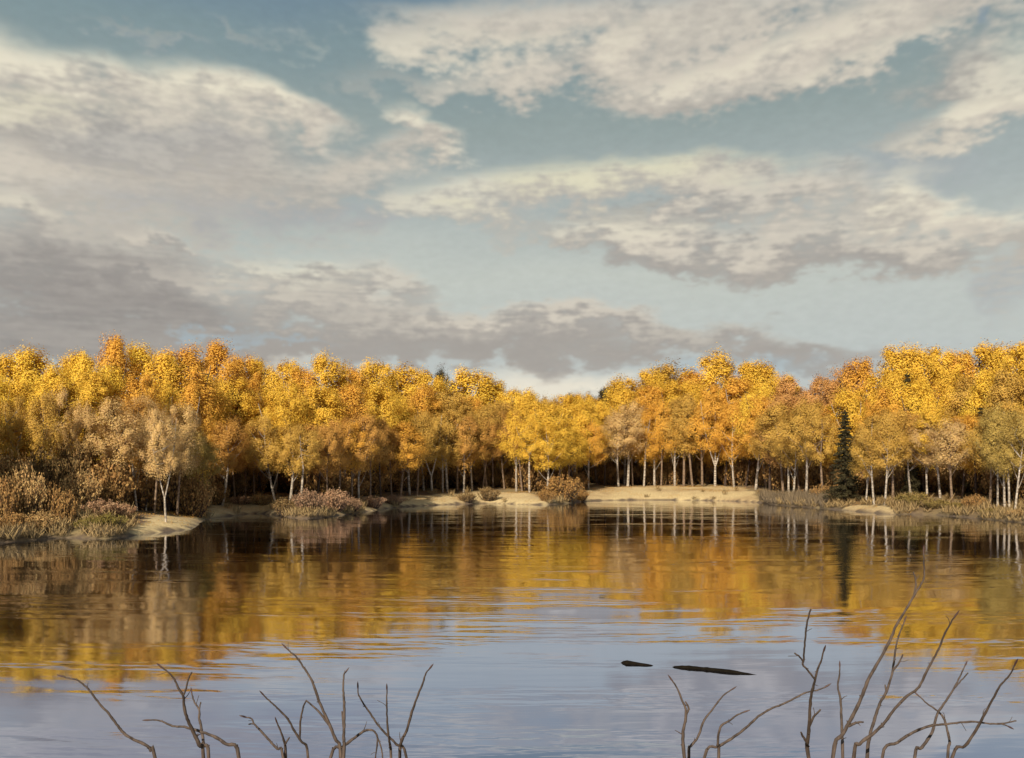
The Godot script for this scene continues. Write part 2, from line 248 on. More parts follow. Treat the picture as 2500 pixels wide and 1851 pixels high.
# sandy beaches, outlines in metres (x, z)
const BEACHES := [
	[-16.91, -40.70, -16.76, -42.22, -16.64, -43.92, -16.37, -45.40, -17.10, -49.97, -18.20, -56.20, -18.17, -59.47, -17.85, -62.13, -16.57, -61.62, -14.69, -58.61, -15.59, -62.21, -18.59, -69.12, -20.00, -69.63, -20.46, -66.97, -20.63, -63.70, -19.67, -57.47, -19.07, -52.90, -19.48, -51.42, -19.74, -49.72, -18.40, -44.30],
	[-10.54, -65.40, -9.95, -69.57, -9.18, -73.50, -8.07, -75.53, -6.89, -77.68, -5.62, -79.65, -4.25, -80.99, -2.83, -82.39, -1.35, -82.89, 0.15, -81.59, 1.60, -80.32, 3.03, -79.65, 3.17, -83.25, 1.75, -87.82, 0.16, -89.09, -1.47, -90.39, -3.09, -89.89, -4.65, -88.49, -6.15, -87.15, -7.56, -85.18, -8.87, -83.03, -10.12, -81.00, -11.02, -77.07, -11.12, -69.00],
	[5.95, -85.82, 7.90, -89.91, 9.66, -90.94, 11.43, -91.64, 13.22, -92.36, 14.98, -92.71, 16.57, -92.04, 18.13, -91.37, 19.67, -90.71, 21.04, -89.44, 22.13, -87.24, 22.99, -84.47, 24.40, -89.64, 25.18, -99.24, 23.87, -101.44, 22.27, -102.71, 20.51, -103.37, 18.73, -104.04, 16.92, -104.71, 14.94, -104.36, 12.92, -103.64, 10.94, -102.94, 8.95, -101.91, 6.31, -91.00],
	[24.66, -68.02, 24.88, -65.98, 25.18, -64.29, 25.49, -62.75, 25.97, -61.73, 26.99, -64.14, 27.16, -66.85, 26.79, -68.39, 26.43, -70.08, 25.54, -70.43],
]
# bare stems of the near shrubs: shrub, points (x, y, z) from low to tip, side twigs
const STEMS := [
	[0, [-1.635, 1.686, -4.188, -1.652, 1.719, -4.187, -1.674, 1.745, -4.186, -1.741, 1.777, -4.184, -1.778, 1.804, -4.183, -1.807, 1.843, -4.181, -1.844, 1.893, -4.179, -1.885, 1.940, -4.177, -1.921, 1.989, -4.175, -1.950, 2.021, -4.173, -1.987, 2.048, -4.172, -2.020, 2.054, -4.172, -2.047, 2.063, -4.172], []],
	[0, [-1.435, 1.666, -4.253, -1.447, 1.730, -4.234, -1.470, 1.800, -4.214, -1.489, 1.864, -4.195, -1.497, 1.923, -4.177, -1.495, 1.978, -4.161, -1.511, 2.009, -4.151, -1.523, 2.049, -4.139, -1.547, 2.089, -4.127, -1.577, 2.116, -4.119], [[-1.495, 1.978, -4.161, -1.482, 2.005, -4.153, -1.464, 2.058, -4.136, -1.444, 2.092, -4.126]]],
	[0, [-1.451, 1.628, -4.372, -1.488, 1.679, -4.419, -1.522, 1.746, -4.480, -1.541, 1.779, -4.509, -1.551, 1.812, -4.538, -1.591, 1.853, -4.573, -1.612, 1.888, -4.602], [[-1.551, 1.812, -4.538, -1.554, 1.846, -4.566]]],
	[0, [-1.263, 1.673, -4.228, -1.327, 1.732, -4.244, -1.390, 1.767, -4.253, -1.451, 1.787, -4.258, -1.526, 1.807, -4.264, -1.582, 1.811, -4.265, -1.644, 1.835, -4.271, -1.696, 1.837, -4.271], []],
	[1, [-1.159, 1.544, -4.640, -1.192, 1.589, -4.644, -1.240, 1.639, -4.648, -1.283, 1.684, -4.652, -1.314, 1.714, -4.655, -1.326, 1.739, -4.657, -1.361, 1.748, -4.658], [[-1.314, 1.714, -4.655, -1.340, 1.712, -4.654]]],
	[1, [-1.156, 1.535, -4.668, -1.152, 1.625, -4.631, -1.165, 1.694, -4.602, -1.178, 1.744, -4.580], [[-1.150, 1.615, -4.635, -1.123, 1.654, -4.618]]],
	[1, [-1.024, 1.557, -4.598, -1.052, 1.650, -4.564, -1.079, 1.706, -4.542, -1.105, 1.772, -4.516, -1.145, 1.828, -4.495, -1.181, 1.868, -4.479, -1.213, 1.908, -4.463], [[-1.058, 1.665, -4.558, -1.045, 1.762, -4.520, -1.027, 1.833, -4.493, -1.009, 1.873, -4.477]]],
	[2, [-0.845, 1.581, -4.522, -0.875, 1.680, -4.521, -0.916, 1.780, -4.521, -0.952, 1.857, -4.521, -0.974, 1.926, -4.520, -0.997, 1.980, -4.520, -1.033, 2.034, -4.520, -1.065, 2.080, -4.520, -1.097, 2.107, -4.520, -1.117, 2.127, -4.519], [[-0.897, 1.735, -4.521, -0.934, 1.785, -4.521, -0.975, 1.830, -4.521, -1.018, 1.867, -4.521]]],
	[2, [-0.794, 1.646, -4.316, -0.804, 1.716, -4.370, -0.812, 1.788, -4.425, -0.822, 1.863, -4.479, -0.833, 1.917, -4.518, -0.839, 1.980, -4.561, -0.832, 1.994, -4.571], [[-0.811, 1.766, -4.408, -0.828, 1.829, -4.455]]],
	[2, [-0.903, 1.573, -4.549, -0.843, 1.628, -4.545, -0.783, 1.674, -4.542, -0.728, 1.712, -4.539, -0.692, 1.712, -4.539, -0.669, 1.684, -4.541, -0.672, 1.628, -4.545, -0.679, 1.573, -4.549], [[-0.674, 1.693, -4.540, -0.651, 1.628, -4.545, -0.643, 1.573, -4.549]]],
	[3, [-0.634, 1.497, -4.792, -0.638, 1.604, -4.751, -0.642, 1.710, -4.710, -0.639, 1.815, -4.668, -0.634, 1.898, -4.635], []],
	[3, [-0.551, 1.501, -4.777, -0.601, 1.577, -4.761, -0.648, 1.628, -4.751, -0.694, 1.683, -4.739, -0.730, 1.744, -4.726, -0.770, 1.809, -4.713, -0.790, 1.854, -4.703, -0.791, 1.891, -4.695], []],
	[3, [-0.587, 1.501, -4.777, -0.576, 1.590, -4.748, -0.545, 1.659, -4.725, -0.518, 1.747, -4.695, -0.486, 1.840, -4.664, -0.450, 1.931, -4.632, -0.435, 1.977, -4.616, -0.413, 2.007, -4.606], []],
	[4, [0.853, 1.579, -4.528, 0.848, 1.690, -4.539, 0.861, 1.757, -4.546, 0.864, 1.815, -4.552, 0.847, 1.859, -4.557, 0.821, 1.922, -4.564, 0.796, 1.958, -4.567], [[0.864, 1.784, -4.549, 0.879, 1.819, -4.553, 0.863, 1.851, -4.556]]],
	[4, [0.912, 1.520, -4.716, 0.928, 1.576, -4.738, 0.965, 1.614, -4.754, 1.004, 1.692, -4.784, 1.058, 1.753, -4.807, 1.116, 1.815, -4.831, 1.165, 1.844, -4.842], []],
	[4, [1.034, 1.570, -4.574, 1.027, 1.637, -4.566, 1.037, 1.723, -4.555, 1.079, 1.756, -4.551, 1.115, 1.784, -4.548, 1.155, 1.803, -4.545], []],
	[4, [0.967, 1.554, -4.607, 1.035, 1.614, -4.597, 1.102, 1.658, -4.590, 1.169, 1.711, -4.581, 1.231, 1.774, -4.570, 1.288, 1.812, -4.563, 1.356, 1.841, -4.558, 1.414, 1.874, -4.552, 1.463, 1.898, -4.548, 1.526, 1.913, -4.546, 1.559, 1.929, -4.543], []],
	[5, [1.345, 1.697, -4.151, 1.325, 1.784, -4.101, 1.316, 1.863, -4.053, 1.299, 1.970, -3.989, 1.292, 2.041, -3.944, 1.293, 2.110, -3.900, 1.291, 2.156, -3.871, 1.297, 2.201, -3.841, 1.298, 2.254, -3.806], [[1.292, 2.110, -3.900, 1.252, 2.156, -3.871, 1.225, 2.183, -3.853, 1.223, 2.205, -3.838, 1.213, 2.276, -3.791, 1.202, 2.354, -3.738, 1.198, 2.413, -3.696, 1.200, 2.444, -3.674], [1.224, 2.196, -3.844, 1.203, 2.223, -3.826, 1.179, 2.239, -3.816], [1.326, 1.779, -4.104, 1.299, 1.814, -4.083, 1.284, 1.839, -4.068], [1.316, 1.868, -4.051, 1.325, 1.917, -4.021, 1.347, 1.958, -3.996]]],
	[5, [1.495, 1.703, -4.133, 1.516, 1.768, -4.197, 1.540, 1.853, -4.276, 1.557, 1.923, -4.339, 1.559, 1.966, -4.377, 1.579, 2.011, -4.414, 1.594, 2.052, -4.449], []],
	[5, [1.433, 1.717, -4.088, 1.480, 1.826, -4.088, 1.520, 1.899, -4.089, 1.560, 1.984, -4.089, 1.594, 2.069, -4.090, 1.639, 2.148, -4.090, 1.691, 2.244, -4.091, 1.719, 2.312, -4.091, 1.765, 2.386, -4.091, 1.804, 2.454, -4.092, 1.841, 2.516, -4.092, 1.842, 2.595, -4.093, 1.842, 2.641, -4.093], [[1.799, 2.445, -4.092, 1.807, 2.499, -4.092, 1.796, 2.547, -4.092], [1.503, 1.860, -4.089, 1.537, 1.874, -4.089, 1.571, 1.878, -4.089]]],
	[5, [1.646, 1.670, -4.239, 1.681, 1.754, -4.297, 1.723, 1.824, -4.344, 1.759, 1.881, -4.381, 1.806, 1.934, -4.415, 1.855, 2.014, -4.465, 1.885, 2.086, -4.509, 1.919, 2.159, -4.553, 1.951, 2.210, -4.583, 1.977, 2.248, -4.605], [[1.859, 2.020, -4.469, 1.900, 2.058, -4.492, 1.928, 2.094, -4.514], [1.806, 1.934, -4.415, 1.808, 1.963, -4.433]]],
	[5, [1.538, 1.709, -4.115, 1.555, 1.780, -4.091, 1.600, 1.823, -4.076, 1.644, 1.873, -4.059, 1.688, 1.954, -4.031, 1.735, 2.015, -4.010, 1.778, 2.057, -3.995, 1.803, 2.147, -3.963, 1.829, 2.218, -3.938, 1.846, 2.294, -3.910, 1.861, 2.346, -3.891, 1.878, 2.386, -3.876], []],
	[6, [1.913, 1.517, -4.725, 1.987, 1.600, -4.713, 2.062, 1.655, -4.706, 2.145, 1.689, -4.701, 2.229, 1.699, -4.700, 2.358, 1.712, -4.698, 2.456, 1.702, -4.699, 2.515, 1.699, -4.700, 2.555, 1.685, -4.702], [[2.489, 1.701, -4.699, 2.541, 1.706, -4.699, 2.589, 1.717, -4.697]]],
	[6, [2.106, 1.499, -4.784, 2.158, 1.542, -4.818, 2.235, 1.608, -4.869, 2.289, 1.687, -4.928, 2.359, 1.750, -4.974, 2.430, 1.815, -5.021, 2.485, 1.875, -5.063, 2.525, 1.921, -5.094], [[2.419, 1.803, -5.012, 2.475, 1.845, -5.042, 2.526, 1.881, -5.067]]],
	[6, [2.336, 1.461, -4.905, 2.366, 1.531, -4.947, 2.369, 1.590, -4.981, 2.365, 1.649, -5.016, 2.333, 1.686, -5.037, 2.292, 1.716, -5.054, 2.253, 1.756, -5.077], []],
	[6, [2.240, 1.539, -4.657, 2.285, 1.610, -4.617, 2.314, 1.709, -4.560, 2.329, 1.806, -4.504, 2.341, 1.887, -4.456, 2.353, 1.966, -4.408, 2.377, 2.022, -4.373, 2.384, 2.089, -4.332], []],
]
const ROOTS := [-1.45, -4.01, -1.11, -4.39, -0.85, -4.21, -0.59, -4.53, 0.94, -4.36, 1.49, -3.90, 2.15, -4.52]
# clouds: azimuth, elevation, half width, half height (degrees), tilt, top colour, low colour, cover, softness
const CLOUDS := [
	[-3.84, 25.75, 7.66, 1.56, 0, "PK", "GR", 0.80, 0.95],
	[2.05, 25.99, 7.68, 1.87, 0, "PK", "GR", 0.85, 0.95],
	[11.39, 25.56, 11.83, 2.30, -2, "PK", "GR", 0.95, 0.85],
	[21.94, 24.15, 9.27, 2.35, -3, "PK", "GR", 0.95, 0.85],
	[6.39, 23.77, 10.64, 1.61, -3, "PK", "GR", 0.90, 0.85],
	[15.03, 22.64, 10.29, 1.75, -5, "PK", "GR", 0.90, 0.85],
	[26.83, 20.98, 5.31, 2.12, 3, "GR", "MV", 0.85, 0.95],
	[-5.12, 24.88, 5.34, 1.06, -4, "CR", "PK", 0.55, 0.80],
	[1.28, 24.75, 5.13, 0.85, -6, "CR", "PK", 0.50, 0.80],
	[16.22, 23.78, 6.15, 0.73, -9, "CR", "PK", 0.60, 0.80],
	[20.38, 22.46, 4.73, 0.66, -7, "CR", "PK", 0.55, 0.80],
	[6.89, 25.01, 5.06, 0.84, -8, "CR", "PK", 0.45, 0.90],
	[25.80, 23.33, 0.83, 0.61, -50, "TL", "TL", 0.60, 1.00],
	[-1.28, 22.92, 6.67, 0.78, -4, "PK", "GR", 0.50, 0.90],
	[11.39, 21.98, 7.39, 0.66, 3, "GR", "MV", 0.55, 0.80],
	[-6.89, 23.00, 3.79, 0.74, 4, "GR", "GR", 0.35, 1.00],
	[-23.04, 18.03, 9.99, 2.78, 4, "GR", "MV", 0.85, 0.80],
	[-22.38, 15.72, 13.60, 2.85, 2, "GR", "GR", 0.75, 0.90],
	[-15.27, 25.21, 3.58, 0.42, 2, "GR", "GB", 0.30, 1.00],
	[-21.28, 24.05, 3.79, 0.43, 4, "GR", "GB", 0.35, 1.00],
	[-28.44, 20.80, 4.56, 2.35, 7, "CR", "GR", 0.98, 0.85],
	[-23.69, 20.77, 4.30, 1.97, 4, "CR", "GR", 0.98, 0.85],
	[-18.56, 21.22, 4.38, 1.92, 6, "CR", "GR", 0.98, 0.85],
	[-15.03, 20.94, 3.83, 1.70, 18, "CR", "GR", 0.98, 0.85],
	[-12.37, 19.95, 2.69, 1.59, 20, "PK", "GR", 0.90, 0.85],
	[-26.83, 19.37, 4.90, 0.91, -2, "CY", "GR", 0.60, 0.90],
	[-19.02, 19.35, 7.57, 1.60, 3, "PK", "GR", 0.60, 0.90],
	[-5.12, 20.31, 3.31, 1.40, 12, "CR", "GR", 0.95, 0.75],
	[-7.40, 19.10, 3.78, 1.15, -14, "PK", "GR", 0.85, 0.95],
	[-9.40, 17.41, 5.24, 1.40, -8, "PK", "GR", 0.70, 0.90],
	[-26.22, 15.91, 7.43, 2.37, 3, "PK", "GR", 0.85, 0.80],
	[-17.16, 16.89, 7.73, 1.88, 4, "PK", "GR", 0.75, 0.90],
	[-20.38, 18.12, 5.86, 1.16, 2, "GB", "GB", 0.45, 1.00],
	[-11.88, 15.43, 6.39, 1.19, 0, "GB", "GB", 0.50, 1.00],
	[-19.70, 15.32, 6.82, 1.43, 2, "GB", "GR", 0.50, 1.00],
	[-28.04, 14.08, 2.80, 1.01, 6, "CR", "MV", 0.85, 0.95],
	[-28.04, 13.01, 2.60, 0.63, 3, "PK", "MV", 0.70, 0.80],
	[-25.17, 12.12, 10.92, 2.33, 3, "GR", "MV", 0.85, 0.80],
	[-20.38, 13.22, 2.48, 0.78, 10, "PK", "MV", 0.75, 0.80],
	[-27.44, 11.02, 7.68, 1.73, 2, "MV", "DK", 0.80, 0.80],
	[-23.04, 9.13, 15.20, 2.75, 2, "MV", "DK", 0.95, 0.85],
	[-12.37, 11.37, 5.63, 1.18, 6, "CR", "MV", 0.80, 0.95],
	[-7.40, 11.30, 4.54, 1.18, 12, "PK", "MV", 0.80, 0.95],
	[-8.90, 9.79, 10.51, 1.74, 5, "GR", "MV", 0.92, 0.85],
	[-17.16, 11.13, 11.71, 0.44, 1, "PK", "PK", 0.40, 1.00],
	[-25.17, 9.88, 10.50, 0.70, 1, "DK", "DK", 0.45, 1.00],
	[-2.56, 8.65, 10.75, 1.65, 4, "GR", "MV", 0.95, 0.85],
	[0.00, 9.65, 6.67, 0.85, 3, "PK", "MV", 0.60, 0.90],
	[5.88, 9.11, 8.38, 1.15, 5, "PK", "MV", 0.90, 0.85],
	[11.39, 8.12, 7.39, 1.26, 8, "GR", "MV", 0.95, 0.85],
	[2.56, 7.64, 9.73, 1.21, 2, "MV", "MV", 0.85, 0.80],
	[16.69, 6.85, 3.77, 1.01, 14, "MV", "MV", 0.85, 0.80],
	[-6.39, 7.60, 10.64, 1.26, 2, "MV", "MV", 0.85, 0.80],
	[-24.75, 6.95, 11.00, 1.52, 1, "MV", "DK", 0.90, 0.80],
	[-15.03, 7.63, 9.57, 1.01, 2, "MV", "MV", 0.85, 0.80],
	[-17.16, 8.32, 3.51, 0.35, 3, "LB", "LB", 0.75, 1.00],
	[-12.86, 8.32, 2.68, 0.28, 3, "LB", "LB", 0.55, 1.00],
	[3.07, 5.24, 8.44, 1.53, 0, "GL", "GL", 0.95, 1.00],
	[-13.83, 6.57, 2.66, 0.66, 0, "GL", "GL", 0.60, 1.00],
	[13.35, 6.21, 5.34, 0.81, 3, "LB", "LB", 0.60, 1.00],
	[-18.56, 6.78, 11.53, 1.01, 0, "MV", "MV", 0.60, 1.00],
	[26.22, 18.85, 4.95, 1.19, -12, "CR", "GR", 0.90, 0.85],
	[28.04, 19.27, 4.00, 1.19, -8, "CR", "PK", 0.90, 0.85],
	[22.60, 18.29, 4.37, 0.69, -6, "GR", "GR", 0.50, 1.00],
	[23.04, 16.74, 6.95, 1.18, 2, "GB", "GB", 0.45, 1.00],
	[-2.05, 16.68, 5.89, 1.55, -4, "CR", "GR", 0.80, 0.80],
	[4.35, 17.23, 7.14, 1.83, -2, "CY", "GR", 0.92, 0.85],
	[10.15, 17.49, 6.46, 1.45, 4, "CY", "GR", 0.85, 0.95],
	[13.83, 16.24, 7.25, 1.56, 6, "PK", "MV", 0.85, 0.95],
	[9.40, 15.43, 6.49, 0.62, 3, "MV", "DK", 0.60, 1.00],
	[7.90, 14.66, 5.79, 1.25, 0, "CR", "MV", 0.90, 0.85],
	[11.88, 14.84, 2.95, 0.96, 4, "CR", "GR", 0.80, 0.95],
	[19.93, 14.85, 6.35, 1.68, 5, "PK", "GR", 0.85, 0.95],
	[24.75, 14.80, 4.02, 2.04, 14, "CR", "GR", 0.95, 0.75],
	[26.83, 13.69, 2.66, 2.18, 26, "CR", "PK", 0.95, 0.75],
	[28.44, 12.00, 2.38, 1.72, 30, "PK", "GR", 0.90, 0.85],
	[15.03, 13.61, 9.09, 1.45, 5, "PK", "MV", 0.90, 0.95],
	[10.15, 13.02, 6.46, 0.97, 6, "MV", "MV", 0.75, 0.90],
	[21.94, 12.41, 8.83, 1.76, 5, "PK", "MV", 0.92, 0.95],
	[18.56, 11.98, 8.30, 1.08, 6, "MV", "MV", 0.60, 1.00],
	[27.64, 10.34, 4.03, 1.49, 3, "GR", "GB", 0.60, 1.00],
	[2.56, 14.78, 5.63, 0.96, 6, "GR", "GR", 0.50, 1.00],
	[-13.83, 17.60, 10.16, 2.10, 3, "GR", "MV", 0.45, 1.00],
	[-24.11, 18.21, 8.97, 1.04, 3, "GR", "MV", 0.50, 1.00],
]
const SKY_COLORS := {"CR": [219, 212, 192], "CY": [213, 208, 182], "PK": [201, 193, 179], "GR": [180, 174, 164], "MV": [158, 153, 147], "DK": [141, 136, 132], "LB": [158, 174, 182], "PB": [186, 192, 186], "GB": [158, 161, 164], "GL": [224, 217, 200], "TL": [112, 134, 150]}
# base colours of leaves, linear
const LEAF_COLORS := {
	"G": [0.70, 0.47, 0.075], "Y": [0.76, 0.54, 0.085], "O": [0.66, 0.38, 0.075], "R": [0.56, 0.32, 0.13], "C": [0.52, 0.34, 0.09],
	"T": [0.58, 0.41, 0.20], "L": [0.42, 0.31, 0.10], "B": [0.52, 0.30, 0.09],
	"rb": [0.42, 0.27, 0.10], "rt": [0.56, 0.40, 0.17], "pk": [0.50, 0.34, 0.20], "pm": [0.38, 0.26, 0.155],
	"gn": [0.24, 0.21, 0.055], "ol": [0.28, 0.20, 0.085], "ru": [0.42, 0.26, 0.085], "og": [0.31, 0.25, 0.08],
	"evergreen": [0.065, 0.055, 0.03]}

var leaf_mats := {}
var bark_mats := []
var rng := RandomNumberGenerator.new()
var shore := PackedVector2Array()
var lake := PackedVector2Array()
var beaches := []
var rough_noise := FastNoiseLite.new()
var used_names := {}


# ---------------------------------------------------------------- helpers
class Shape:
	var v := PackedVector3Array()
	var n := PackedVector3Array()
	var c := PackedColorArray()
	var i := PackedInt32Array()
	func mesh(m: Material = null, into: ArrayMesh = null) -> ArrayMesh:
		var a := []
		a.resize(Mesh.ARRAY_MAX)
		a[Mesh.ARRAY_VERTEX] = v
		a[Mesh.ARRAY_NORMAL] = n
		a[Mesh.ARRAY_COLOR] = c
		a[Mesh.ARRAY_INDEX] = i
		var out := into if into else ArrayMesh.new()
		out.add_surface_from_arrays(Mesh.PRIMITIVE_TRIANGLES, a)
		if m:
			out.surface_set_material(out.get_surface_count() - 1, m)
		return out
	func tube(p: PackedVector3Array, r: PackedFloat32Array, sides: int, col := Color(1, 1, 1)) -> void:
		var first := v.size()
		var side := Vector3.RIGHT
		for k in p.size():
			var t := (p[mini(k + 1, p.size() - 1)] - p[maxi(k - 1, 0)]).normalized()
			side = side - t * side.dot(t)
			if side.length() < 0.05:
				side = t.cross(Vector3.FORWARD)
			side = side.normalized()
			var other := t.cross(side)
			for s in sides:
				var a := TAU * s / sides
				var d := side * cos(a) + other * sin(a)
				v.append(p[k] + d * r[k])
				n.append(d)
				c.append(col)
		for k in p.size() - 1:
			for s in sides:
				var a0 := first + k * sides + s
				var a1 := first + k * sides + (s + 1) % sides
				i.append_array([a0, a0 + sides, a1, a1, a0 + sides, a1 + sides])
		var tip := v.size()
		v.append(p[-1] + (p[-1] - p[-2]).normalized() * r[-1] * 0.6)
		n.append((p[-1] - p[-2]).normalized())
		c.append(col)
		for s in sides:
			i.append_array([tip - sides + s, tip, tip - sides + (s + 1) % sides])
	func leaf(at: Vector3, normal: Vector3, shade_normal: Vector3, along: Vector3, length: float, width: float, col: Color) -> void:
		var a := (along - normal * along.dot(normal)).normalized() * length * 0.5
		var b := normal.cross(a).normalized() * width * 0.5
		var k := v.size()
		v.append_array([at - a, at + b + a * 0.1, at + a, at - b + a * 0.1])
		n.append_array([shade_normal, shade_normal, shade_normal, shade_normal])
		c.append_array([col, col, col, col])
		i.append_array([k, k + 1, k + 2, k, k + 2, k + 3])


func lin(r: float, g: float, b: float) -> Color:
	return Color(r, g, b).linear_to_srgb()


func ball() -> Vector3:
	while true:
		var d := Vector3(rng.randf_range(-1, 1), rng.randf_range(-1, 1), rng.randf_range(-1, 1))
		var l := d.length()
		if l < 1.0 and l > 0.05:
			return d / l
	return Vector3.UP


func numbered(called: String) -> String:
	var k: int = used_names.get(called, 0)
	used_names[called] = k + 1
	return called if k == 0 else "%s_%03d" % [called, k]


func thing(called: String, label: String, category: String, at := Vector3.ZERO, group := "") -> Node3D:
	var o := Node3D.new()
	o.name = numbered(called)
	add_child(o, true)
	o.position = at
	o.set_meta("label", label)
	o.set_meta("category", category)
	if group:
		o.set_meta("group", group)
	return o


func part(called: String, m: Mesh, material: Material, parent: Node) -> MeshInstance3D:
	var o := MeshInstance3D.new()
	o.name = called
	o.mesh = m
	if material:
		o.material_override = material
	parent.add_child(o, true)
	return o


func setting(called: String, m: Mesh, material: Material) -> MeshInstance3D:
	var o := part(called, m, material, self)
	o.set_meta("kind", "structure")
	return o


func noise_tex(freq: float, octaves: int, a: Color, b: Color, seed_: int, size := 512) -> NoiseTexture2D:
	var f := FastNoiseLite.new()
	f.seed = seed_
	f.noise_type = FastNoiseLite.TYPE_SIMPLEX_SMOOTH
	f.frequency = freq
	f.fractal_octaves = octaves
	var g := Gradient.new()
	g.set_color(0, a)
	g.set_color(1, b)
	var t := NoiseTexture2D.new()
	t.width = size
	t.height = size
	t.seamless = true
	t.noise = f
	t.color_ramp = g
	return t


# ---------------------------------------------------------------- the lie of the land
func land_sides() -> void:
	var raw := []
	for k in range(0, SHORE.size(), 2):
		raw.append(Vector2(SHORE[k], SHORE[k + 1]))
	raw.push_front(Vector2(-30, -34))
	raw.push_front(Vector2(-48, -29))
	raw.push_front(Vector2(-80, -22))
	raw.append(Vector2(42, -44))
	raw.append(Vector2(60, -36))
	raw.append(Vector2(90, -24))
	for k in raw.size() - 1:
		var p0: Vector2 = raw[maxi(k - 1, 0)]
		var p1: Vector2 = raw[k]
		var p2: Vector2 = raw[k + 1]
		var p3: Vector2 = raw[mini(k + 2, raw.size() - 1)]
		for s in 4:
			shore.append(p1.cubic_interpolate(p2, p0, p3, s / 4.0))
	shore.append(raw[-1])
	for k in shore.size():
		shore[k] += Vector2(rough_noise.get_noise_2d(shore[k].x * 9.0, shore[k].y * 9.0), rough_noise.get_noise_2d(shore[k].y * 9.0 + 300.0, shore[k].x * 9.0)) * 0.35
	lake = shore.duplicate()
	for k in 22:   # back along the near bank
		var x := 90.0 - 170.0 * k / 21.0
		lake.append(Vector2(x, -7.4 + 0.5 * rough_noise.get_noise_2d(x * 5.0, 0.0) + 0.0012 * x * x))
	for b in BEACHES:
		var ring := PackedVector2Array()
		for k in range(0, b.size(), 2):
			ring.append(Vector2(b[k], b[k + 1]))
		beaches.append(ring)


func from_water(p: Vector2) -> float:   # metres from the waterline, more than 0 on land
	var best := 1e9
	for k in lake.size():
		var q := Geometry2D.get_closest_point_to_segment(p, lake[k], lake[(k + 1) % lake.size()])
		best = minf(best, p.distance_squared_to(q))
	return -sqrt(best) if Geometry2D.is_point_in_polygon(p, lake) else sqrt(best)


func height(p: Vector2, d: float) -> float:
	if d < 0.0:
		return maxf(d * 0.35, -1.6) - 0.02
	if p.y > -15.0:   # near bank
		return 0.05 + 1.25 * (1.0 - exp(-d / 4.0)) + 0.06 * rough_noise.get_noise_2d(p.x * 20.0, p.y * 20.0)
	var step := 0.10 * smoothstep(0.0, 0.25, d)
	return step + 1.3 * (1.0 - exp(-d / 4.8)) + 0.9 * smoothstep(14.0, 60.0, d) + 0.12 * rough_noise.get_noise_2d(p.x * 9.0, p.y * 9.0) * smoothstep(1.5, 8.0, d)


func floor_at(x: float, z: float) -> Vector3:
	var p := Vector2(x, z)
	return Vector3(x, height(p, from_water(p)), z)


func spaced(lo: float, fine_lo: float, fine_hi: float, hi: float, step: float) -> PackedFloat32Array:
	var left := []
	var x := fine_lo
	var s := step
	while x > lo:
		s *= 1.35
		x -= s
		left.push_front(maxf(x, lo))
	var a := PackedFloat32Array(left)
	x = fine_lo
	while x < fine_hi:
		a.append(x)
		x += step
	s = step
	while x < hi:
		a.append(x)
		s *= 1.35
		x += s
	a.append(hi)
	return a


func build_ground() -> void:
	var xs := spaced(-1500.0, -42.0, 46.0, 1500.0, 0.42)
	var zs := spaced(-1500.0, -112.0, -34.0, 400.0, 0.36)
	var g := Shape.new()
	var sand := Color(0.70, 0.56, 0.30)
	var wet := Color(0.15, 0.11, 0.075)
	var litter := Color(0.16, 0.10, 0.055)
	var grass := Color(0.32, 0.25, 0.12)
	for z in zs:
		for x in xs:
			var p := Vector2(x, z)
			var d := from_water(p) if absf(x) < 200.0 and z > -300.0 else 200.0
			g.v.append(Vector3(x, height(p, d), z))
			var speck := rough_noise.get_noise_2d(x * 40.0, z * 40.0)
			var broad := rough_noise.get_noise_2d(x * 6.0 + 90.0, z * 6.0)
			var col := litter.lerp(grass, clampf(0.5 + broad, 0.0, 1.0))
			if d > -3.0 and d < 14.0 and z < -20.0:
				var q := p + Vector2(broad, speck) * 0.7
				for ring in beaches:
					if Geometry2D.is_point_in_polygon(q, ring):
						col = sand.lerp(Color(0.50, 0.36, 0.19), clampf(0.30 + broad * 1.2 + speck * 0.5, 0.0, 0.85))
						break
			if d < 0.14 + 0.3 * speck:
				col = wet
			g.c.append(col)
	var w := xs.size()
	for r in zs.size() - 1:
		for k in w - 1:
			var a := r * w + k
			g.i.append_array([a, a + 1, a + w, a + 1, a + w + 1, a + w])
	g.n.resize(g.v.size())
	for r in zs.size():
		for k in w:
			var e := g.v[r * w + mini(k + 1, w - 1)] - g.v[r * w + maxi(k - 1, 0)]
			var s := g.v[mini(r + 1, zs.size() - 1) * w + k] - g.v[maxi(r - 1, 0) * w + k]
			g.n[r * w + k] = s.cross(e).normalized()
	var m := StandardMaterial3D.new()
	m.vertex_color_use_as_albedo = true
	m.roughness = 0.95
	m.albedo_texture = noise_tex(0.03, 5, Color(0.72, 0.70, 0.68), Color(1, 1, 1), 21)
	m.uv1_triplanar = true
	m.uv1_world_triplanar = true
	m.uv1_scale = Vector3(0.3, 0.3, 0.3)
	setting("ground", g.mesh(), m)


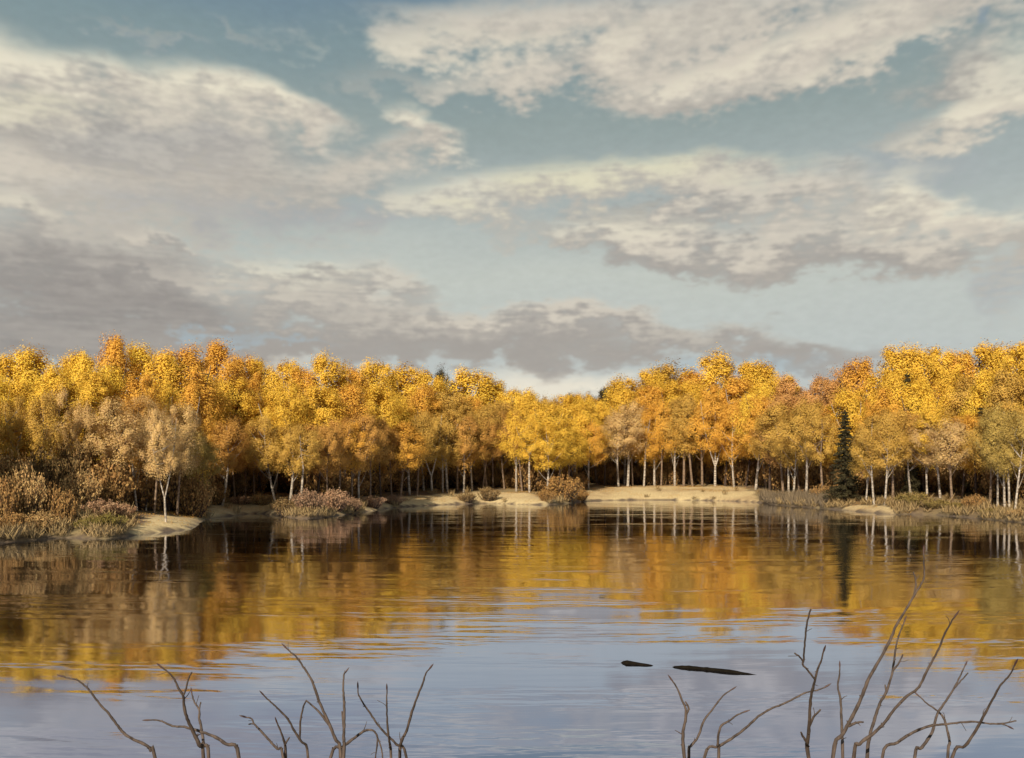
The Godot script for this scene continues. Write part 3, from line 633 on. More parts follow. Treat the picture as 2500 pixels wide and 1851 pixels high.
# ---------------------------------------------------------------- water
func build_water() -> void:
	var size := 1024
	var layers := []
	for spec in [[5, 0.0045, 2], [6, 0.016, 2], [7, 0.045, 3], [8, 0.004, 2]]:
		var f := FastNoiseLite.new()
		f.seed = spec[0]
		f.noise_type = FastNoiseLite.TYPE_SIMPLEX_SMOOTH
		f.frequency = spec[1]
		f.fractal_octaves = spec[2]
		var im := f.get_seamless_image(size, size, false, false, 0.2, true)
		im.convert(Image.FORMAT_L8)
		layers.append(im.get_data())
	var a: PackedByteArray = layers[0]
	var b: PackedByteArray = layers[1]
	var c: PackedByteArray = layers[2]
	var calm: PackedByteArray = layers[3]
	var out := PackedByteArray()
	out.resize(size * size * 3)
	for y in size:
		var yn := ((y + 2) % size) * size
		var yr := y * size
		for x in size:
			var k := yr + x
			var kx := yr + (x + 2) % size
			var ky := yn + x
			var wind := 0.25 + 2.6 * smoothstep(110.0, 200.0, float(calm[k]))
			var sx := (a[k] - a[kx]) * 0.5 + ((b[k] - b[kx]) * 0.35 + (c[k] - c[kx]) * 0.14) * wind
			var sy := (a[k] - a[ky]) * 0.5 + ((b[k] - b[ky]) * 0.35 + (c[k] - c[ky]) * 0.14) * wind
			out[k * 3] = clampi(roundi(127.5 + sx * 14.0), 0, 255)
			out[k * 3 + 1] = clampi(roundi(127.5 + sy * 14.0), 0, 255)
			out[k * 3 + 2] = 255
	var im := Image.create_from_data(size, size, false, Image.FORMAT_RGB8, out)
	var m := StandardMaterial3D.new()
	m.albedo_color = lin(0.40, 0.46, 0.69)
	m.metallic = WATER_MIRROR
	m.roughness = 0.05
	m.normal_enabled = true
	m.normal_texture = ImageTexture.create_from_image(im)
	m.normal_scale = WAVES
	m.uv1_triplanar = true
	m.uv1_world_triplanar = true
	m.uv1_scale = Vector3(1.0 / 46.0, 1.0, 1.0 / 11.0)
	var s := Shape.new()
	for q in [Vector3(-110, 0, -125), Vector3(110, 0, -125), Vector3(110, 0, -5), Vector3(-110, 0, -5)]:
		s.v.append(q)
		s.n.append(Vector3.UP)
		s.c.append(Color.WHITE)
	s.i.append_array([0, 1, 2, 0, 2, 3])
	setting("water", s.mesh(), m)


const WATER_MIRROR := 1.0
const WAVES := 0.019


# ---------------------------------------------------------------- sky
var cloud_list := []
var sky_warp := FastNoiseLite.new()
var sky_puff := FastNoiseLite.new()
var sky_fine := FastNoiseLite.new()
var sky_air := Gradient.new()


func sky_color(az: float, el: float, near_list: Array) -> Color:   # degrees
	var ca := cos(deg_to_rad(el))
	var d := Vector3(sin(deg_to_rad(az)) * ca, sin(deg_to_rad(el)), -cos(deg_to_rad(az)) * ca)
	var p1 := sky_warp.get_noise_3d(d.x * 60.0, d.y * 130.0, d.z * 60.0)
	var p2 := sky_puff.get_noise_3d(d.x * 60.0, d.y * 110.0, d.z * 60.0)
	var p3 := sky_fine.get_noise_3d(d.x * 60.0, d.y * 150.0, d.z * 60.0)
	var streak := sky_fine.get_noise_3d(d.x * 16.0, d.y * 190.0, d.z * 16.0)
	var low_sky := clampf(1.0 - el / 24.0, 0.0, 1.0)
	var air := sky_air.sample(clampf(el / 40.0 + p1 * 0.03, 0.0, 1.0))
	var r := air.r
	var g := air.g
	var b := air.b
	var wa := az + p1 * 5.0 + p2 * 2.0
	var we := el + p1 * 1.3 + p2 * 1.3 + p3 * 0.55
	for q in near_list:
		var dx: float = wa - q[0]
		if dx > 180.0:
			dx -= 360.0
		elif dx < -180.0:
			dx += 360.0
		dx *= q[10]
		var dy: float = we - q[1]
		var lx: float = (dx * q[4] - dy * q[5]) / q[2]
		if lx > 1.4 or lx < -1.4:
			continue
		var ly: float = (dx * q[5] + dy * q[4]) / q[3]
		if ly > 1.5 or ly < -1.5:
			continue
		var body := 1.2 - sqrt(lx * lx + ly * ly) + p2 * 0.42 + p3 * 0.20 + streak * 0.30 * low_sky
		if body <= 0.0:
			continue
		var cover: float = smoothstep(0.0, q[9], body) * q[8]
		var t := clampf(0.5 + ly * 0.75 + p2 * 0.75 + p3 * 0.40 + streak * (0.3 + 1.0 * low_sky), 0.0, 1.0)
		var top: Color = q[6]
		var low: Color = q[7]
		r = lerpf(r, lerpf(low.r, top.r, t), cover)
		g = lerpf(g, lerpf(low.g, top.g, t), cover)
		b = lerpf(b, lerpf(low.b, top.b, t), cover)
	var grain := 1.0 + p3 * 0.025
	return Color(r * grain, g * grain, b * grain)


func build_sky() -> Sky:
	for spec in [[sky_warp, 31, 0.06, 3], [sky_puff, 32, 0.22, 4], [sky_fine, 33, 0.9, 4]]:
		var f: FastNoiseLite = spec[0]
		f.seed = spec[1]
		f.noise_type = FastNoiseLite.TYPE_SIMPLEX_SMOOTH
		f.frequency = spec[2]
		f.fractal_octaves = spec[3]
		f.fractal_gain = 0.55
	sky_air.offsets = PackedFloat32Array([0.0, 0.15, 0.30, 0.42, 0.52, 0.62, 0.70, 1.0])
	sky_air.colors = PackedColorArray([Color8(198, 193, 182), Color8(180, 186, 184), Color8(184, 189, 182), Color8(160, 169, 168), Color8(140, 153, 152), Color8(122, 141, 146), Color8(106, 128, 144), Color8(94, 118, 140)])
	var keys := SKY_COLORS.keys()
	for q in CLOUDS:
		add_cloud(q)
	for k in 150:   # the same broken cover goes on all round
		var az := rng.randf_range(37.0, 323.0)
		var el := rng.randf_range(1.0, 62.0)
		var wide := rng.randf_range(5.0, 14.0)
		var pair: Array = [["CR", "GR"], ["PK", "GR"], ["PK", "MV"], ["GR", "MV"], ["CY", "GR"]][rng.randi() % 5]
		if el > 29.0 and k % 2 == 0:
			az = rng.randf_range(0.0, 360.0)
			el = maxf(el, 33.0)
		add_cloud([az, el, wide, wide * rng.randf_range(0.18, 0.32), rng.randf_range(-8, 8), pair[0], pair[1], rng.randf_range(0.7, 0.95), 0.7])
	var full := Image.create(1024, 512, false, Image.FORMAT_RGB8)
	paint_sky(full, 1024, 512, 0, 1024, 0, 256)
	full.fill_rect(Rect2i(0, 256, 1024, 256), Color8(120, 105, 90))
	full.resize(4096, 2048, Image.INTERPOLATE_CUBIC)
	# the same sky once more in finer steps where the lake opens towards it
	paint_sky(full, 4096, 2048, 2048 - 440, 2048 + 440, 1024 - 400, 1024)
	# a panorama begins and ends straight ahead (-z)
	var rolled := Image.create(4096, 2048, false, Image.FORMAT_RGB8)
	rolled.blit_rect(full, Rect2i(2048, 0, 2048, 2048), Vector2i(0, 0))
	rolled.blit_rect(full, Rect2i(0, 0, 2048, 2048), Vector2i(2048, 0))
	var pm := PanoramaSkyMaterial.new()
	pm.panorama = ImageTexture.create_from_image(rolled)
	var sky := Sky.new()
	sky.sky_material = pm
	return sky


func add_cloud(q: Array) -> void:
	var t: Array = SKY_COLORS[q[5]]
	var l: Array = SKY_COLORS[q[6]]
	var tilt := deg_to_rad(-q[4])
	cloud_list.append([q[0], q[1], q[2], q[3], cos(-tilt), sin(-tilt), Color8(t[0], t[1], t[2]), Color8(l[0], l[1], l[2]), q[7], q[8], cos(deg_to_rad(q[1])) if q[1] > 30.0 else 1.0])


func paint_sky(im: Image, w: int, h: int, x0: int, x1: int, y0: int, y1: int) -> void:
	for y in range(y0, y1):
		var el := 90.0 - (y + 0.5) / h * 180.0
		var row := []
		for q in cloud_list:
			if absf(el - q[1]) < q[3] * 1.6 + q[2] * absf(q[5]) * 1.4 + 1.6:
				row.append(q)
		for block in range(x0, x1, 32):
			var mid := (block + 16.5) / w * 360.0 - 180.0
			var half := 16.5 / w * 360.0
			var near_list := []
			for q in row:
				var dx := absf(fposmod(mid - q[0] + 180.0, 360.0) - 180.0) * float(q[10])
				if dx < q[2] * 1.5 + 3.0 + half:
					near_list.append(q)
			for x in range(block, mini(block + 32, x1)):
				im.set_pixel(x, y, sky_color((x + 0.5) / w * 360.0 - 180.0, el, near_list))


# ---------------------------------------------------------------- plants
func leaf_mat(key: String) -> StandardMaterial3D:
	if not leaf_mats.has(key):
		var c: Array = LEAF_COLORS[key]
		var m := StandardMaterial3D.new()
		m.resource_name = "leaves_" + key
		m.albedo_color = lin(c[0] * 1.2, c[1] * 1.2, c[2] * 1.2)
		m.vertex_color_use_as_albedo = true
		m.roughness = 0.8
		m.metallic_specular = 0.2
		m.backlight_enabled = true
		m.backlight = Color(0.6, 0.6, 0.6)
		m.cull_mode = BaseMaterial3D.CULL_DISABLED
		leaf_mats[key] = m
	return leaf_mats[key]


func make_bark() -> void:
	for spec in [[Color(0.30, 0.26, 0.22), Color(0.86, 0.82, 0.76)], [Color(0.28, 0.22, 0.17), Color(0.62, 0.53, 0.44)], [Color(0.16, 0.12, 0.10), Color(0.36, 0.29, 0.24)]]:
		var m := StandardMaterial3D.new()
		m.albedo_texture = noise_tex(0.02, 4, spec[0], spec[1], 40 + bark_mats.size(), 256)
		m.uv1_triplanar = true
		m.uv1_world_triplanar = true
		m.uv1_scale = Vector3(0.5, 0.9, 0.5)
		m.roughness = 0.9
		bark_mats.append(m)


func bent(a: Vector3, b: Vector3, sag: Vector3, steps: int) -> PackedVector3Array:
	var p := PackedVector3Array()
	for k in steps + 1:
		var t := float(k) / steps
		p.append(a.lerp(b, t) + sag * sin(PI * t))
	return p


func taper(r0: float, r1: float, steps: int) -> PackedFloat32Array:
	var p := PackedFloat32Array()
	for k in steps + 1:
		p.append(lerpf(r0, r1, float(k) / steps))
	return p


func clump(s: Shape, at: Vector3, r: float, leaves: int, size: float, outward: Vector3, tint: float) -> void:
	var up := (outward * 0.8 + Vector3.UP * 0.6 + ball() * 0.5).normalized()   # sprays reach up and out
	var stretch := rng.randf_range(1.0, 1.7)
	for k in leaves:
		var d := ball()
		var far := pow(rng.randf(), 0.55)
		if rng.randf() < 0.25:
			far *= rng.randf_range(1.0, 1.5)
		var off := d * far * r
		off += up * off.dot(up) * (stretch - 1.0)
		var nrm := (d * 0.7 + outward * 0.8 + ball() * 0.4).normalized()
		var v := tint * rng.randf_range(0.82, 1.0)
		var warm := rng.randf_range(0.90, 1.0)
		var l := size * rng.randf_range(0.7, 1.35)
		s.leaf(at + off, nrm, nrm, ball(), l, l * 0.75, Color(v, v * warm, v * warm * rng.randf_range(0.7, 1.0)))


# a broad-leaved tree: trunk, limbs, crown of leaf clumps; returns [wood, leaves, height, crown half width]
func tree_shapes(h: float, bare: float, half: float, clumps: int, leaves: int, forks: int, fork_at: float, lean: float) -> Array:
	var wood := Shape.new()
	var green := Shape.new()
	var r0 := 0.0112 * h + 0.012
	var axis := []   # stems that carry the crown
	var wob := Vector3(rng.randf_range(-1, 1), 0, rng.randf_range(-1, 1)) * h * 0.035
	var top := Vector3(lean * h, h * 0.96, rng.randf_range(-0.03, 0.03) * h)
	if forks <= 1:
		var p := bent(Vector3(0, -0.25, 0), top, wob, 9)
		wood.tube(p, taper(r0, r0 * 0.18, 9), 7)
		axis.append(p)
	else:
		var crotch := Vector3(lean * h * fork_at, h * fork_at, 0)
		wood.tube(bent(Vector3(0, -0.25, 0), crotch, wob * 0.3, 5), taper(r0 * 1.15, r0 * 0.85, 5), 7)
		for f in forks:
			var a := PI * (f + 0.5) / forks + rng.randf_range(-0.2, 0.2)
			var tip := Vector3(cos(a) * half * 0.8 + lean * h, h * rng.randf_range(0.86, 0.96), rng.randf_range(-0.4, 0.4) * half)
			var p := bent(crotch - Vector3(0, r0, 0), tip, Vector3(cos(a) * half * 0.12, 0, 0), 7)
			wood.tube(p, taper(r0 * 0.75, r0 * 0.15, 7), 6)
			axis.append(p)
	for k in clumps:
		var t := pow((k + rng.randf()) / clumps, 0.9)
		var env := half * pow(sin(PI * clampf(0.10 + 0.84 * pow(t, 0.85), 0.0, 1.0)), 0.65)
		var y := h * (bare + (1.0 - bare) * t) - 0.3
		var a := rng.randf() * TAU
		var rho := env * sqrt(rng.randf_range(0.05, 1.0)) * rng.randf_range(0.8, 1.12)
		var line: PackedVector3Array = axis[rng.randi() % axis.size()]
		var mid := line[clampi(roundi((y / h) * (line.size() - 1)), 1, line.size() - 1)] if axis.size() == 1 else Vector3(lean * y, y, 0)
		var at := Vector3(mid.x + cos(a) * rho, y, mid.z + sin(a) * rho)
		var cr := h * 0.066 * rng.randf_range(0.55, 1.5) * (1.0 - 0.25 * t)
		var out := Vector3(cos(a) * rho / half, 0.35 + t * 0.4, sin(a) * rho / half).normalized()
		clump(green, at, cr, leaves, 0.0098 * h, out, rng.randf_range(0.84, 1.0))
		if k % 3 == 0 and rho > half * 0.25:
			var from_k := clampi(roundi((y / h - 0.16) * (line.size() - 1)), 1, line.size() - 2)
			wood.tube(bent(line[from_k], at, Vector3(0, -0.02 * h, 0), 4), taper(r0 * 0.34, r0 * 0.07, 4), 4)
	return [wood.mesh(), green.mesh(), h, half]


func spruce_shapes(h: float, half: float) -> Array:
	var wood := Shape.new()
	var green := Shape.new()
	wood.tube(bent(Vector3(0, -0.2, 0), Vector3(0, h, 0), Vector3(0.05, 0, 0), 8), taper(0.014 * h, 0.002 * h, 8), 6)
	var y := h * 0.08
	while y < h * 0.99:
		var t := y / h
		var reach := half * pow(1.0 - t, 0.8) + 0.05
		var count := 7
		for k in count:
			var a := TAU * k / count + rng.randf() * 0.9
			var len := reach * rng.randf_range(0.45, 1.25)
			var tip := Vector3(cos(a) * len, y - len * rng.randf_range(0.15, 0.4), sin(a) * len)
			var from := Vector3(0, y, 0)
			wood.tube(bent(from, tip, Vector3(0, 0.04 * len, 0), 3), taper(0.012 + 0.002 * len, 0.004, 3), 4)
			for j in int(60 * len) + 16:
				var q := from.lerp(tip, pow(rng.randf(), 0.7)) + ball() * 0.16 * (0.4 + len * 0.4)
				var nrm := (Vector3.UP * 0.6 + ball()).normalized()
				var v := rng.randf_range(0.55, 1.0)
				green.leaf(q, nrm, nrm, (tip - from).normalized() + ball() * 0.6, 0.24, 0.09, Color(v, v, v * 0.9))
		y += h * rng.randf_range(0.028, 0.042)
	return [wood.mesh(), green.mesh(), h, half]


# a bush of many stems; unit height 1, half width 1
func bush_shapes(stems: int, leaves: int, size: float) -> Array:
	var wood := Shape.new()
	var green := Shape.new()
	for k in stems:
		var a := rng.randf() * TAU
		var out := sqrt(rng.randf()) * 0.85
		var tip := Vector3(cos(a) * out, sqrt(maxf(0.0, 1.0 - out * out * 0.85)) * rng.randf_range(0.7, 1.08), sin(a) * out)
		var root := Vector3(cos(a) * out * 0.35, -0.08, sin(a) * out * 0.35)
		wood.tube(bent(root, tip, Vector3(cos(a), 0.4, sin(a)) * 0.06, 4), taper(0.017, 0.004, 4), 4)
		var tint := rng.randf_range(0.72, 1.0)
		for j in leaves:
			var t := 1.0 - pow(rng.randf(), 1.6) * 0.85
			var q := root.lerp(tip, t) + ball() * 0.15 * rng.randf()
			var nrm := (Vector3(cos(a) * out, 0.5, sin(a) * out) * 0.8 + ball()).normalized()
			var v := tint * rng.randf_range(0.55, 1.0)
			var w := rng.randf_range(0.82, 1.0)
			green.leaf(q, nrm, nrm, ball() + Vector3.UP * 0.4, size * rng.randf_range(0.6, 1.3), size * 0.6, Color(v, v * w, v * w))
	return [wood.mesh(), green.mesh()]


func plant(root: Node3D, shapes: Array, wood_name: String, leaf_name: String, wood_mat: Material, leaves: Material, scale_: Vector3, turn: float, tilt := 0.0) -> void:
	var b := Basis.from_euler(Vector3(rng.randf_range(-tilt, tilt), 0, rng.randf_range(-tilt, tilt))) * Basis.from_euler(Vector3(0, turn, 0)).scaled(scale_)
	for k in 2:
		var o := part([wood_name, leaf_name][k], shapes[k], [wood_mat, leaves][k], root)
		o.transform.basis = b


func scatter(called: String, label: String, category: String, m: Mesh, places: Array) -> void:
	var mm := MultiMesh.new()
	mm.transform_format = MultiMesh.TRANSFORM_3D
	mm.mesh = m
	mm.instance_count = places.size()
	for k in places.size():
		mm.set_instance_transform(k, places[k])
	var o := MultiMeshInstance3D.new()
	o.name = called
	o.multimesh = mm
	add_child(o)
	o.set_meta("kind", "stuff")
	o.set_meta("label", label)
	o.set_meta("category", category)


func placed(at: Vector3, turn: float, s: Vector3) -> Transform3D:
	return Transform3D(Basis.from_euler(Vector3(0, turn, 0)).scaled(s), at)


# ---------------------------------------------------------------- the scene
func _ready() -> void:
	rng.seed = 4242
	rough_noise.seed = 11
	rough_noise.noise_type = FastNoiseLite.TYPE_SIMPLEX_SMOOTH
	rough_noise.frequency = 0.02
	rough_noise.fractal_octaves = 3

	var camera := Camera3D.new()
	camera.name = "camera"
	camera.projection = Camera3D.PROJECTION_FRUSTUM   # a lens shifted upwards, so that trunks stay upright
	camera.near = 0.1
	camera.far = 4000.0
	camera.size = 0.1 * 1851.0 / 2234.0
	camera.frustum_offset = Vector2(0, 0.1 * 224.5 / 2234.0)
	camera.position = Vector3(0, 3.0, 0)
	add_child(camera)
	camera.current = true

	var env := Environment.new()
	env.background_mode = Environment.BG_SKY
	env.sky = build_sky()
	env.tonemap_mode = Environment.TONE_MAPPER_LINEAR
	env.tonemap_exposure = 1.3
	env.background_energy_multiplier = 0.86
	env.sdfgi_enabled = true
	env.ssao_enabled = true
	env.ssil_enabled = true
	var we := WorldEnvironment.new()
	we.name = "world_environment"
	we.environment = env
	add_child(we)

	var sun := DirectionalLight3D.new()
	sun.name = "sun"
	sun.light_energy = 1.6
	sun.light_color = Color(1.0, 0.94, 0.84)
	sun.light_angular_distance = 0.6
	sun.shadow_enabled = true
	add_child(sun)
	sun.look_at_from_position(Vector3(-0.34, 0.60, 0.90) * 100.0, Vector3.ZERO)

	land_sides()
	build_ground()
	build_water()
	make_bark()
	build_trees()
	build_bushes()
	build_cover()
	build_log()
	build_near_shrubs()


func build_trees() -> void:
	var small := []
	for k in 12:
		small.append(tree_shapes(8.0, rng.randf_range(0.40, 0.52), rng.randf_range(1.6, 2.1), 54, 360, 1 if k % 4 else 2, 0.5, rng.randf_range(-0.04, 0.04)))
	var forked := []
	for k in 3:
		forked.append(tree_shapes(8.0, 0.46, 2.0, 52, 360, 2 + k % 2, 0.22, 0.0))
	var leaning := []
	for k in 2:
		leaning.append(tree_shapes(8.0, 0.45, 1.8, 50, 360, 1, 0.0, -0.12 + 0.24 * k))
	var tall := []
	for k in 14:
		tall.append(tree_shapes(12.0, rng.randf_range(0.26, 0.42), rng.randf_range(2.1, 3.0), 76, 400, 1 if k % 3 else 2, 0.45, rng.randf_range(-0.04, 0.04)))
	var count := 0
	var order := "GYORCTLB"
	for q in TREES:
		var kind: int = q[6]
		var set_: Array = forked if kind == 3 else leaning if kind == 4 else small if q[0] == 0 else tall
		var hue := order.find(q[5])
		var sh: Array = set_[(hue * 3 + count % 4) % set_.size()] if kind < 4 else leaning[0 if q[1] < 0.0 else 1]
		count += 1
		var at := floor_at(q[1], q[2])
		var root := thing("birch_tree", q[7], "tree", at, ["autumn trees along the far shore", "autumn trees behind the first row", "tall autumn trees on the skyline"][q[0]])
		var s: float = q[3] / sh[2]
		var wide: float = q[4] / sh[3]
		var turn := rng.randf() * TAU if kind < 3 else rng.randf_range(-0.2, 0.2)
		plant(root, sh, "trunk", "crown", bark_mats[[0, 1, 2, 0, 0][kind]], leaf_mat(q[5]), Vector3(wide, s, wide), turn, 0.06)
	var pines := [spruce_shapes(9.0, 1.5), spruce_shapes(9.0, 1.7)]
	for q in EVERGREENS:
		var sh: Array = pines[count % 2] if q[0] == "spruce_tree" else tall[count % 3]
		count += 1
		var root := thing(q[0], q[5], "conifer", floor_at(q[1], q[2]), "dark evergreens among the autumn trees")
		var wide: float = q[4] / sh[3]
		plant(root, sh, "trunk", "foliage", bark_mats[2], leaf_mat("evergreen"), Vector3(wide, q[3] / sh[2], wide), rng.randf() * TAU)
	# the wood behind reads as one mass
	var both := ArrayMesh.new()
	var deep := tree_shapes(12.0, 0.14, 3.0, 80, 260, 1, 0.0, 0.0)
	for k in 2:
		both.add_surface_from_arrays(Mesh.PRIMITIVE_TRIANGLES, (deep[k] as ArrayMesh).surface_get_arrays(0))
		both.surface_set_material(k, [bark_mats[2], leaf_mat("C")][k])
	var spots := []
	for k in 640:
		var a := rng.randf_range(-0.95, 0.95) if k < 420 else rng.randf_range(-0.6, 0.6)
		var depth := rng.randf_range(0.0, 30.0)
		var p := at_bearing(a, depth + 24.0)
		if absf(a) > 0.60:
			p = at_bearing(a, rng.randf_range(4.0, 24.0))
		var g := floor_at(p.x, p.y)
		var far := Vector2(p.x, p.y).length()
		var hh := clampf(far * 0.075 + 1.0, 5.0, 11.0) * rng.randf_range(0.85, 1.1)
		if absf(a) > 0.60:
			hh = far * 0.13
		spots.append(placed(g, rng.randf() * TAU, Vector3.ONE * hh / 12.0))
	scatter("far_wood", "the wood behind the rows of trees, one ochre mass", "wood", both, spots)


# a point beyond the far shoreline: tangent of the bearing from the middle of the near bank, metres inland
func at_bearing(t: float, inland: float) -> Vector2:
	var dir := Vector2(t, -1.0).normalized()
	for k in shore.size() - 1:
		var hit = Geometry2D.segment_intersects_segment(Vector2.ZERO, dir * 400.0, shore[k], shore[k + 1])
		if hit != null:
			return hit + dir * inland
	return dir * (60.0 + inland)


func build_bushes() -> void:
	var kinds := []
	for k in 5:
		kinds.append(bush_shapes(70, 46, 0.085))
	var count := 0
	for q in BUSHES:
		var sh: Array = kinds[count % 5]
		count += 1
		var root := thing("shore_bush", q[5], "bush", floor_at(q[0], q[1]), "bushes along the far waterline")
		plant(root, sh, "stems", "foliage", bark_mats[2], leaf_mat(q[4]), Vector3(q[3], q[2], q[3] * 0.8), rng.randf() * TAU)


func build_cover() -> void:
	# brown undergrowth in the shade of the trees
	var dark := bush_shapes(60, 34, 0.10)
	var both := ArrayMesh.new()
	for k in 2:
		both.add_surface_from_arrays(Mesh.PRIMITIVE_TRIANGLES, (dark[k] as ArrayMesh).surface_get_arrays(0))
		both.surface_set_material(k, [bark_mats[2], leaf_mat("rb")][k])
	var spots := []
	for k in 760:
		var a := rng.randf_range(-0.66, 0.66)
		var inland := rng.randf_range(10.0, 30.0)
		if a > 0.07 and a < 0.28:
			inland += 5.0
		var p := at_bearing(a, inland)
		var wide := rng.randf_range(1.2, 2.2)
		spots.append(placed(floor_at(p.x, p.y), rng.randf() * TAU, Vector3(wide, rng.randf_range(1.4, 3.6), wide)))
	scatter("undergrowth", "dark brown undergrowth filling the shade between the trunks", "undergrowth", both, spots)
	# dry grass and reeds at the water's edge
	var tuft := Shape.new()
	for k in 46:
		var a := rng.randf() * TAU
		var root := Vector3(cos(a), 0, sin(a)) * 0.16 * sqrt(rng.randf())
		var lean := Vector3(rng.randf_range(-0.3, 0.3), 1.0, rng.randf_range(-0.3, 0.3)) * rng.randf_range(0.5, 1.0)
		var v := rng.randf_range(0.6, 1.0)
		var face := Vector3(cos(a * 3.0), 0.1, sin(a * 3.0)).normalized()
		tuft.leaf(root + lean * 0.5, face, (face + Vector3.UP * 0.6).normalized(), lean, lean.length(), 0.022, Color(v, v * 0.95, v * 0.85))
	var straw := StandardMaterial3D.new()
	straw.albedo_color = lin(0.40, 0.29, 0.14)
	straw.vertex_color_use_as_albedo = true
	straw.roughness = 0.9
	straw.cull_mode = BaseMaterial3D.CULL_DISABLED
	var tm := tuft.mesh(straw)
	var tufts := []
	for k in 1050:
		var a := rng.randf_range(-0.66, 0.66)
		var on_sand := false
		var inland := 0.12 + 6.0 * pow(rng.randf(), 1.8)
		var p := at_bearing(a, inland)
		for ring in beaches:
			on_sand = on_sand or Geometry2D.is_point_in_polygon(p, ring)
		if on_sand and rng.randf() < 0.97:
			continue
		tufts.append(placed(floor_at(p.x, p.y), rng.randf() * TAU, Vector3(1.5, rng.randf_range(0.35, 0.8), 1.5)))
	scatter("dry_grass", "tufts of dry straw grass along the far bank", "grass", tm, tufts)
	var fallen := Shape.new()
	for k in 60:
		var at := Vector3(rng.randf_range(-0.8, 0.8), 0.012, rng.randf_range(-0.8, 0.8))
		var nrm := (Vector3.UP + ball() * 0.35).normalized()
		var v := rng.randf_range(0.5, 1.0)
		fallen.leaf(at, nrm, nrm, ball(), rng.randf_range(0.06, 0.11), 0.07, Color(v, v * rng.randf_range(0.7, 1.0), v * 0.8))
	var drift := []
	for k in 420:
		var p := at_bearing(rng.randf_range(-0.62, 0.62), 0.5 + 12.0 * pow(rng.randf(), 0.6))
		var near_slope := floor_at(p.x, p.y)
		var e := floor_at(p.x + 0.4, p.y) - near_slope
		var f := floor_at(p.x, p.y + 0.4) - near_slope
		var up := f.cross(e).normalized()
		var b := Basis(e.normalized(), up, e.normalized().cross(up)).orthonormalized()
		drifts_at(drift, b, near_slope + up * 0.02)
	scatter("fallen_leaves", "fallen brown and yellow leaves strewn over the far bank", "leaves", fallen.mesh(leaf_mat("C")), drift)
	var reeds := []
	for k in 190:
		var p := at_bearing(rng.randf_range(0.272, 0.345), rng.randf_range(0.1, 3.4))
		reeds.append(placed(floor_at(p.x, p.y), rng.randf() * TAU, Vector3(1.3, rng.randf_range(0.6, 1.25), 1.3)))
	var grey := straw.duplicate()
	grey.albedo_color = lin(0.22, 0.17, 0.11)
	scatter("reeds", "grey brown reeds between the long sandbank and the tiny beach", "reeds", tuft.mesh(grey), reeds)


func drifts_at(list: Array, b: Basis, at: Vector3) -> void:
	list.append(Transform3D(b * Basis(Vector3.UP, rng.randf() * TAU), at))


func build_log() -> void:
	var s := Shape.new()
	var p := PackedVector3Array()
	var girth := PackedFloat32Array()
	for k in 43:
		var t := k / 42.0
		var x := -1.03 + 2.1 * t
		var lift := 0.0
		lift += 0.030 * smoothstep(0.0, 0.03, t) * (1.0 - smoothstep(0.12, 0.30, t))
		lift += 0.037 * smoothstep(0.33, 0.44, t) * (1.0 - smoothstep(0.74, 1.02, t))
		p.append(Vector3(x, lift - 0.028 - 0.05 * smoothstep(0.2, 0.28, t) * (1.0 - smoothstep(0.32, 0.38, t)), -0.42 + 0.92 * t + 0.03 * sin(t * 9.0)))
		girth.append((0.030 + 0.014 * exp(-pow((t - 0.06) / 0.04, 2.0))) * (1.0 - 0.55 * smoothstep(0.7, 1.0, t)) * rng.randf_range(0.86, 1.14))
	girth[0] = 0.015
	s.tube(p, girth, 10)
	var m := StandardMaterial3D.new()
	m.albedo_texture = noise_tex(0.03, 4, Color(0.05, 0.045, 0.035), Color(0.13, 0.11, 0.08), 71, 256)
	m.uv1_triplanar = true
	m.uv1_scale = Vector3(1.0, 4.0, 4.0)
	m.roughness = 0.95
	m.metallic_specular = 0.15
	var root := thing("floating_log", "dark waterlogged log lying half sunk in the open water", "log", Vector3(2.72, 0, -13.9))
	part("log", s.mesh(), m, root)


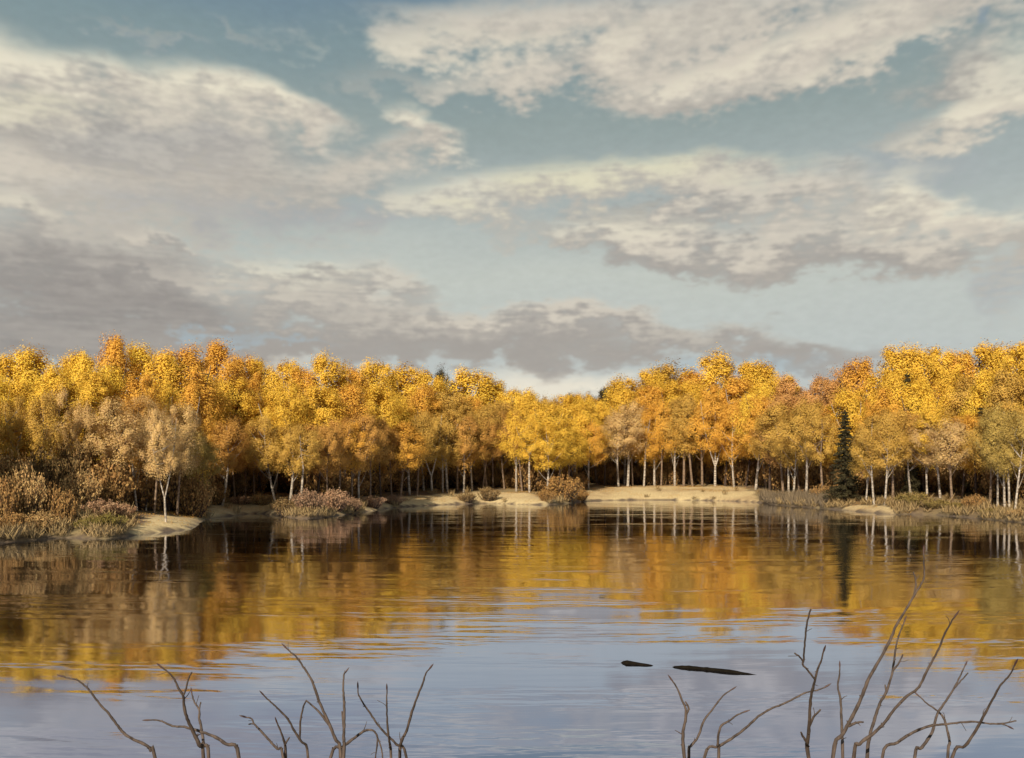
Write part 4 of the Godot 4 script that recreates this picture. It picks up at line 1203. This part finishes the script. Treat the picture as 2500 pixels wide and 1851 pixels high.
func build_near_shrubs() -> void:
	var m := StandardMaterial3D.new()
	m.albedo_texture = noise_tex(0.025, 5, Color(0.13, 0.10, 0.09), Color(0.42, 0.36, 0.32), 81, 256)
	m.uv1_triplanar = true
	m.uv1_scale = Vector3(5, 1.6, 5)
	m.heightmap_enabled = false
	m.roughness = 0.85
	var bud := StandardMaterial3D.new()
	bud.albedo_color = lin(0.06, 0.03, 0.025)
	bud.roughness = 0.6
	var labels := ["bare shrub at bottom left with a long stem arching left", "small bare shrub with thick stems, second from bottom left", "bare shrub with the tallest left stem and one drooping arch", "bare shrub of three stems, rightmost of the left four", "bare shrub with a long diagonal stem below the floating log", "tallest bare shrub with many forked stems at bottom right", "bare shrub at the right bottom corner with crossing stems"]
	var shrubs := []
	for k in 7:
		var at := floor_at(ROOTS[k * 2], ROOTS[k * 2 + 1])
		shrubs.append(thing("bare_shrub", labels[k], "shrub", at, "bare shrubs on the near bank"))
	for q in STEMS:
		var root: Node3D = shrubs[q[0]]
		var o := root.position
		var line := PackedVector3Array()
		for k in range(0, q[1].size(), 3):
			line.append(Vector3(q[1][k], q[1][k + 1], q[1][k + 2]) - o)
		var foot := Vector3(line[0].x * 0.25, -0.1, line[0].z * 0.25)
		var away := (line[0] - line[1]).normalized()
		line.insert(0, foot.lerp(line[0], 0.55) + away * 0.12)
		line.insert(0, foot)
		var fine := smooth(line, 5)
		var total := fine.size()
		var girth := rng.randf_range(0.0066, 0.0092)
		var rr := PackedFloat32Array()
		for k in total:
			rr.append(lerpf(girth * 1.15, 0.0030, pow(float(k) / (total - 1), 1.1)) * rng.randf_range(0.9, 1.12))
		var stem := stick("stem", fine, rr, m, root)
		tip_bud(fine, rr, bud, stem)
		for side in q[2]:
			var sl := PackedVector3Array()
			for k in range(0, side.size(), 3):
				sl.append(Vector3(side[k], side[k + 1], side[k + 2]) - o)
			var sf := smooth(sl, 5)
			var best := 0
			for k in fine.size():
				if fine[k].distance_to(sl[0]) < fine[best].distance_to(sl[0]):
					best = k
			var tr := taper(minf(rr[best] * 0.85, 0.0075), 0.0035, sf.size() - 1)
			stick("twig", sf, tr, m, stem)


func smooth(p: PackedVector3Array, steps: int) -> PackedVector3Array:
	var out := PackedVector3Array()
	for k in p.size() - 1:
		for s in steps:
			out.append(p[k].cubic_interpolate(p[k + 1], p[maxi(k - 1, 0)], p[mini(k + 2, p.size() - 1)], float(s) / steps))
	out.append(p[-1])
	for k in range(1, out.size() - 1):
		out[k] += ball() * 0.0012
	return out


func stick(called: String, p: PackedVector3Array, r: PackedFloat32Array, m: Material, parent: Node) -> MeshInstance3D:
	var s := Shape.new()
	s.tube(p, r, 8)
	for k in range(4, p.size() - 2, 7):   # small knots left by leaves
		var d := ball()
		s.tube(bent(p[k], p[k] + (d + (p[k + 1] - p[k]).normalized()).normalized() * r[k] * 1.9, Vector3.ZERO, 2), taper(r[k] * 0.6, r[k] * 0.3, 2), 5)
	for k in range(6, p.size() - 3, 9):   # short spurs
		if rng.randf() < 0.55:
			var along := (p[k + 1] - p[k]).normalized()
			var d := (along + ball() * 0.9).normalized()
			var long := rng.randf_range(0.018, 0.06)
			s.tube(bent(p[k], p[k] + d * long, ball() * long * 0.12, 4), taper(r[k] * 0.4, 0.0012, 4), 5)
	return part(called, s.mesh(), m, parent)


func tip_bud(p: PackedVector3Array, r: PackedFloat32Array, m: Material, parent: Node) -> void:
	var t := (p[-1] - p[-3]).normalized()
	var s := Shape.new()
	s.tube(PackedVector3Array([p[-1] - t * 0.012, p[-1] + t * 0.004, p[-1] + t * 0.018, p[-1] + t * 0.03]), PackedFloat32Array([r[-1] * 0.9, r[-1] * 1.5, r[-1] * 1.2, r[-1] * 0.3]), 7)
	part("bud", s.mesh(), m, parent)
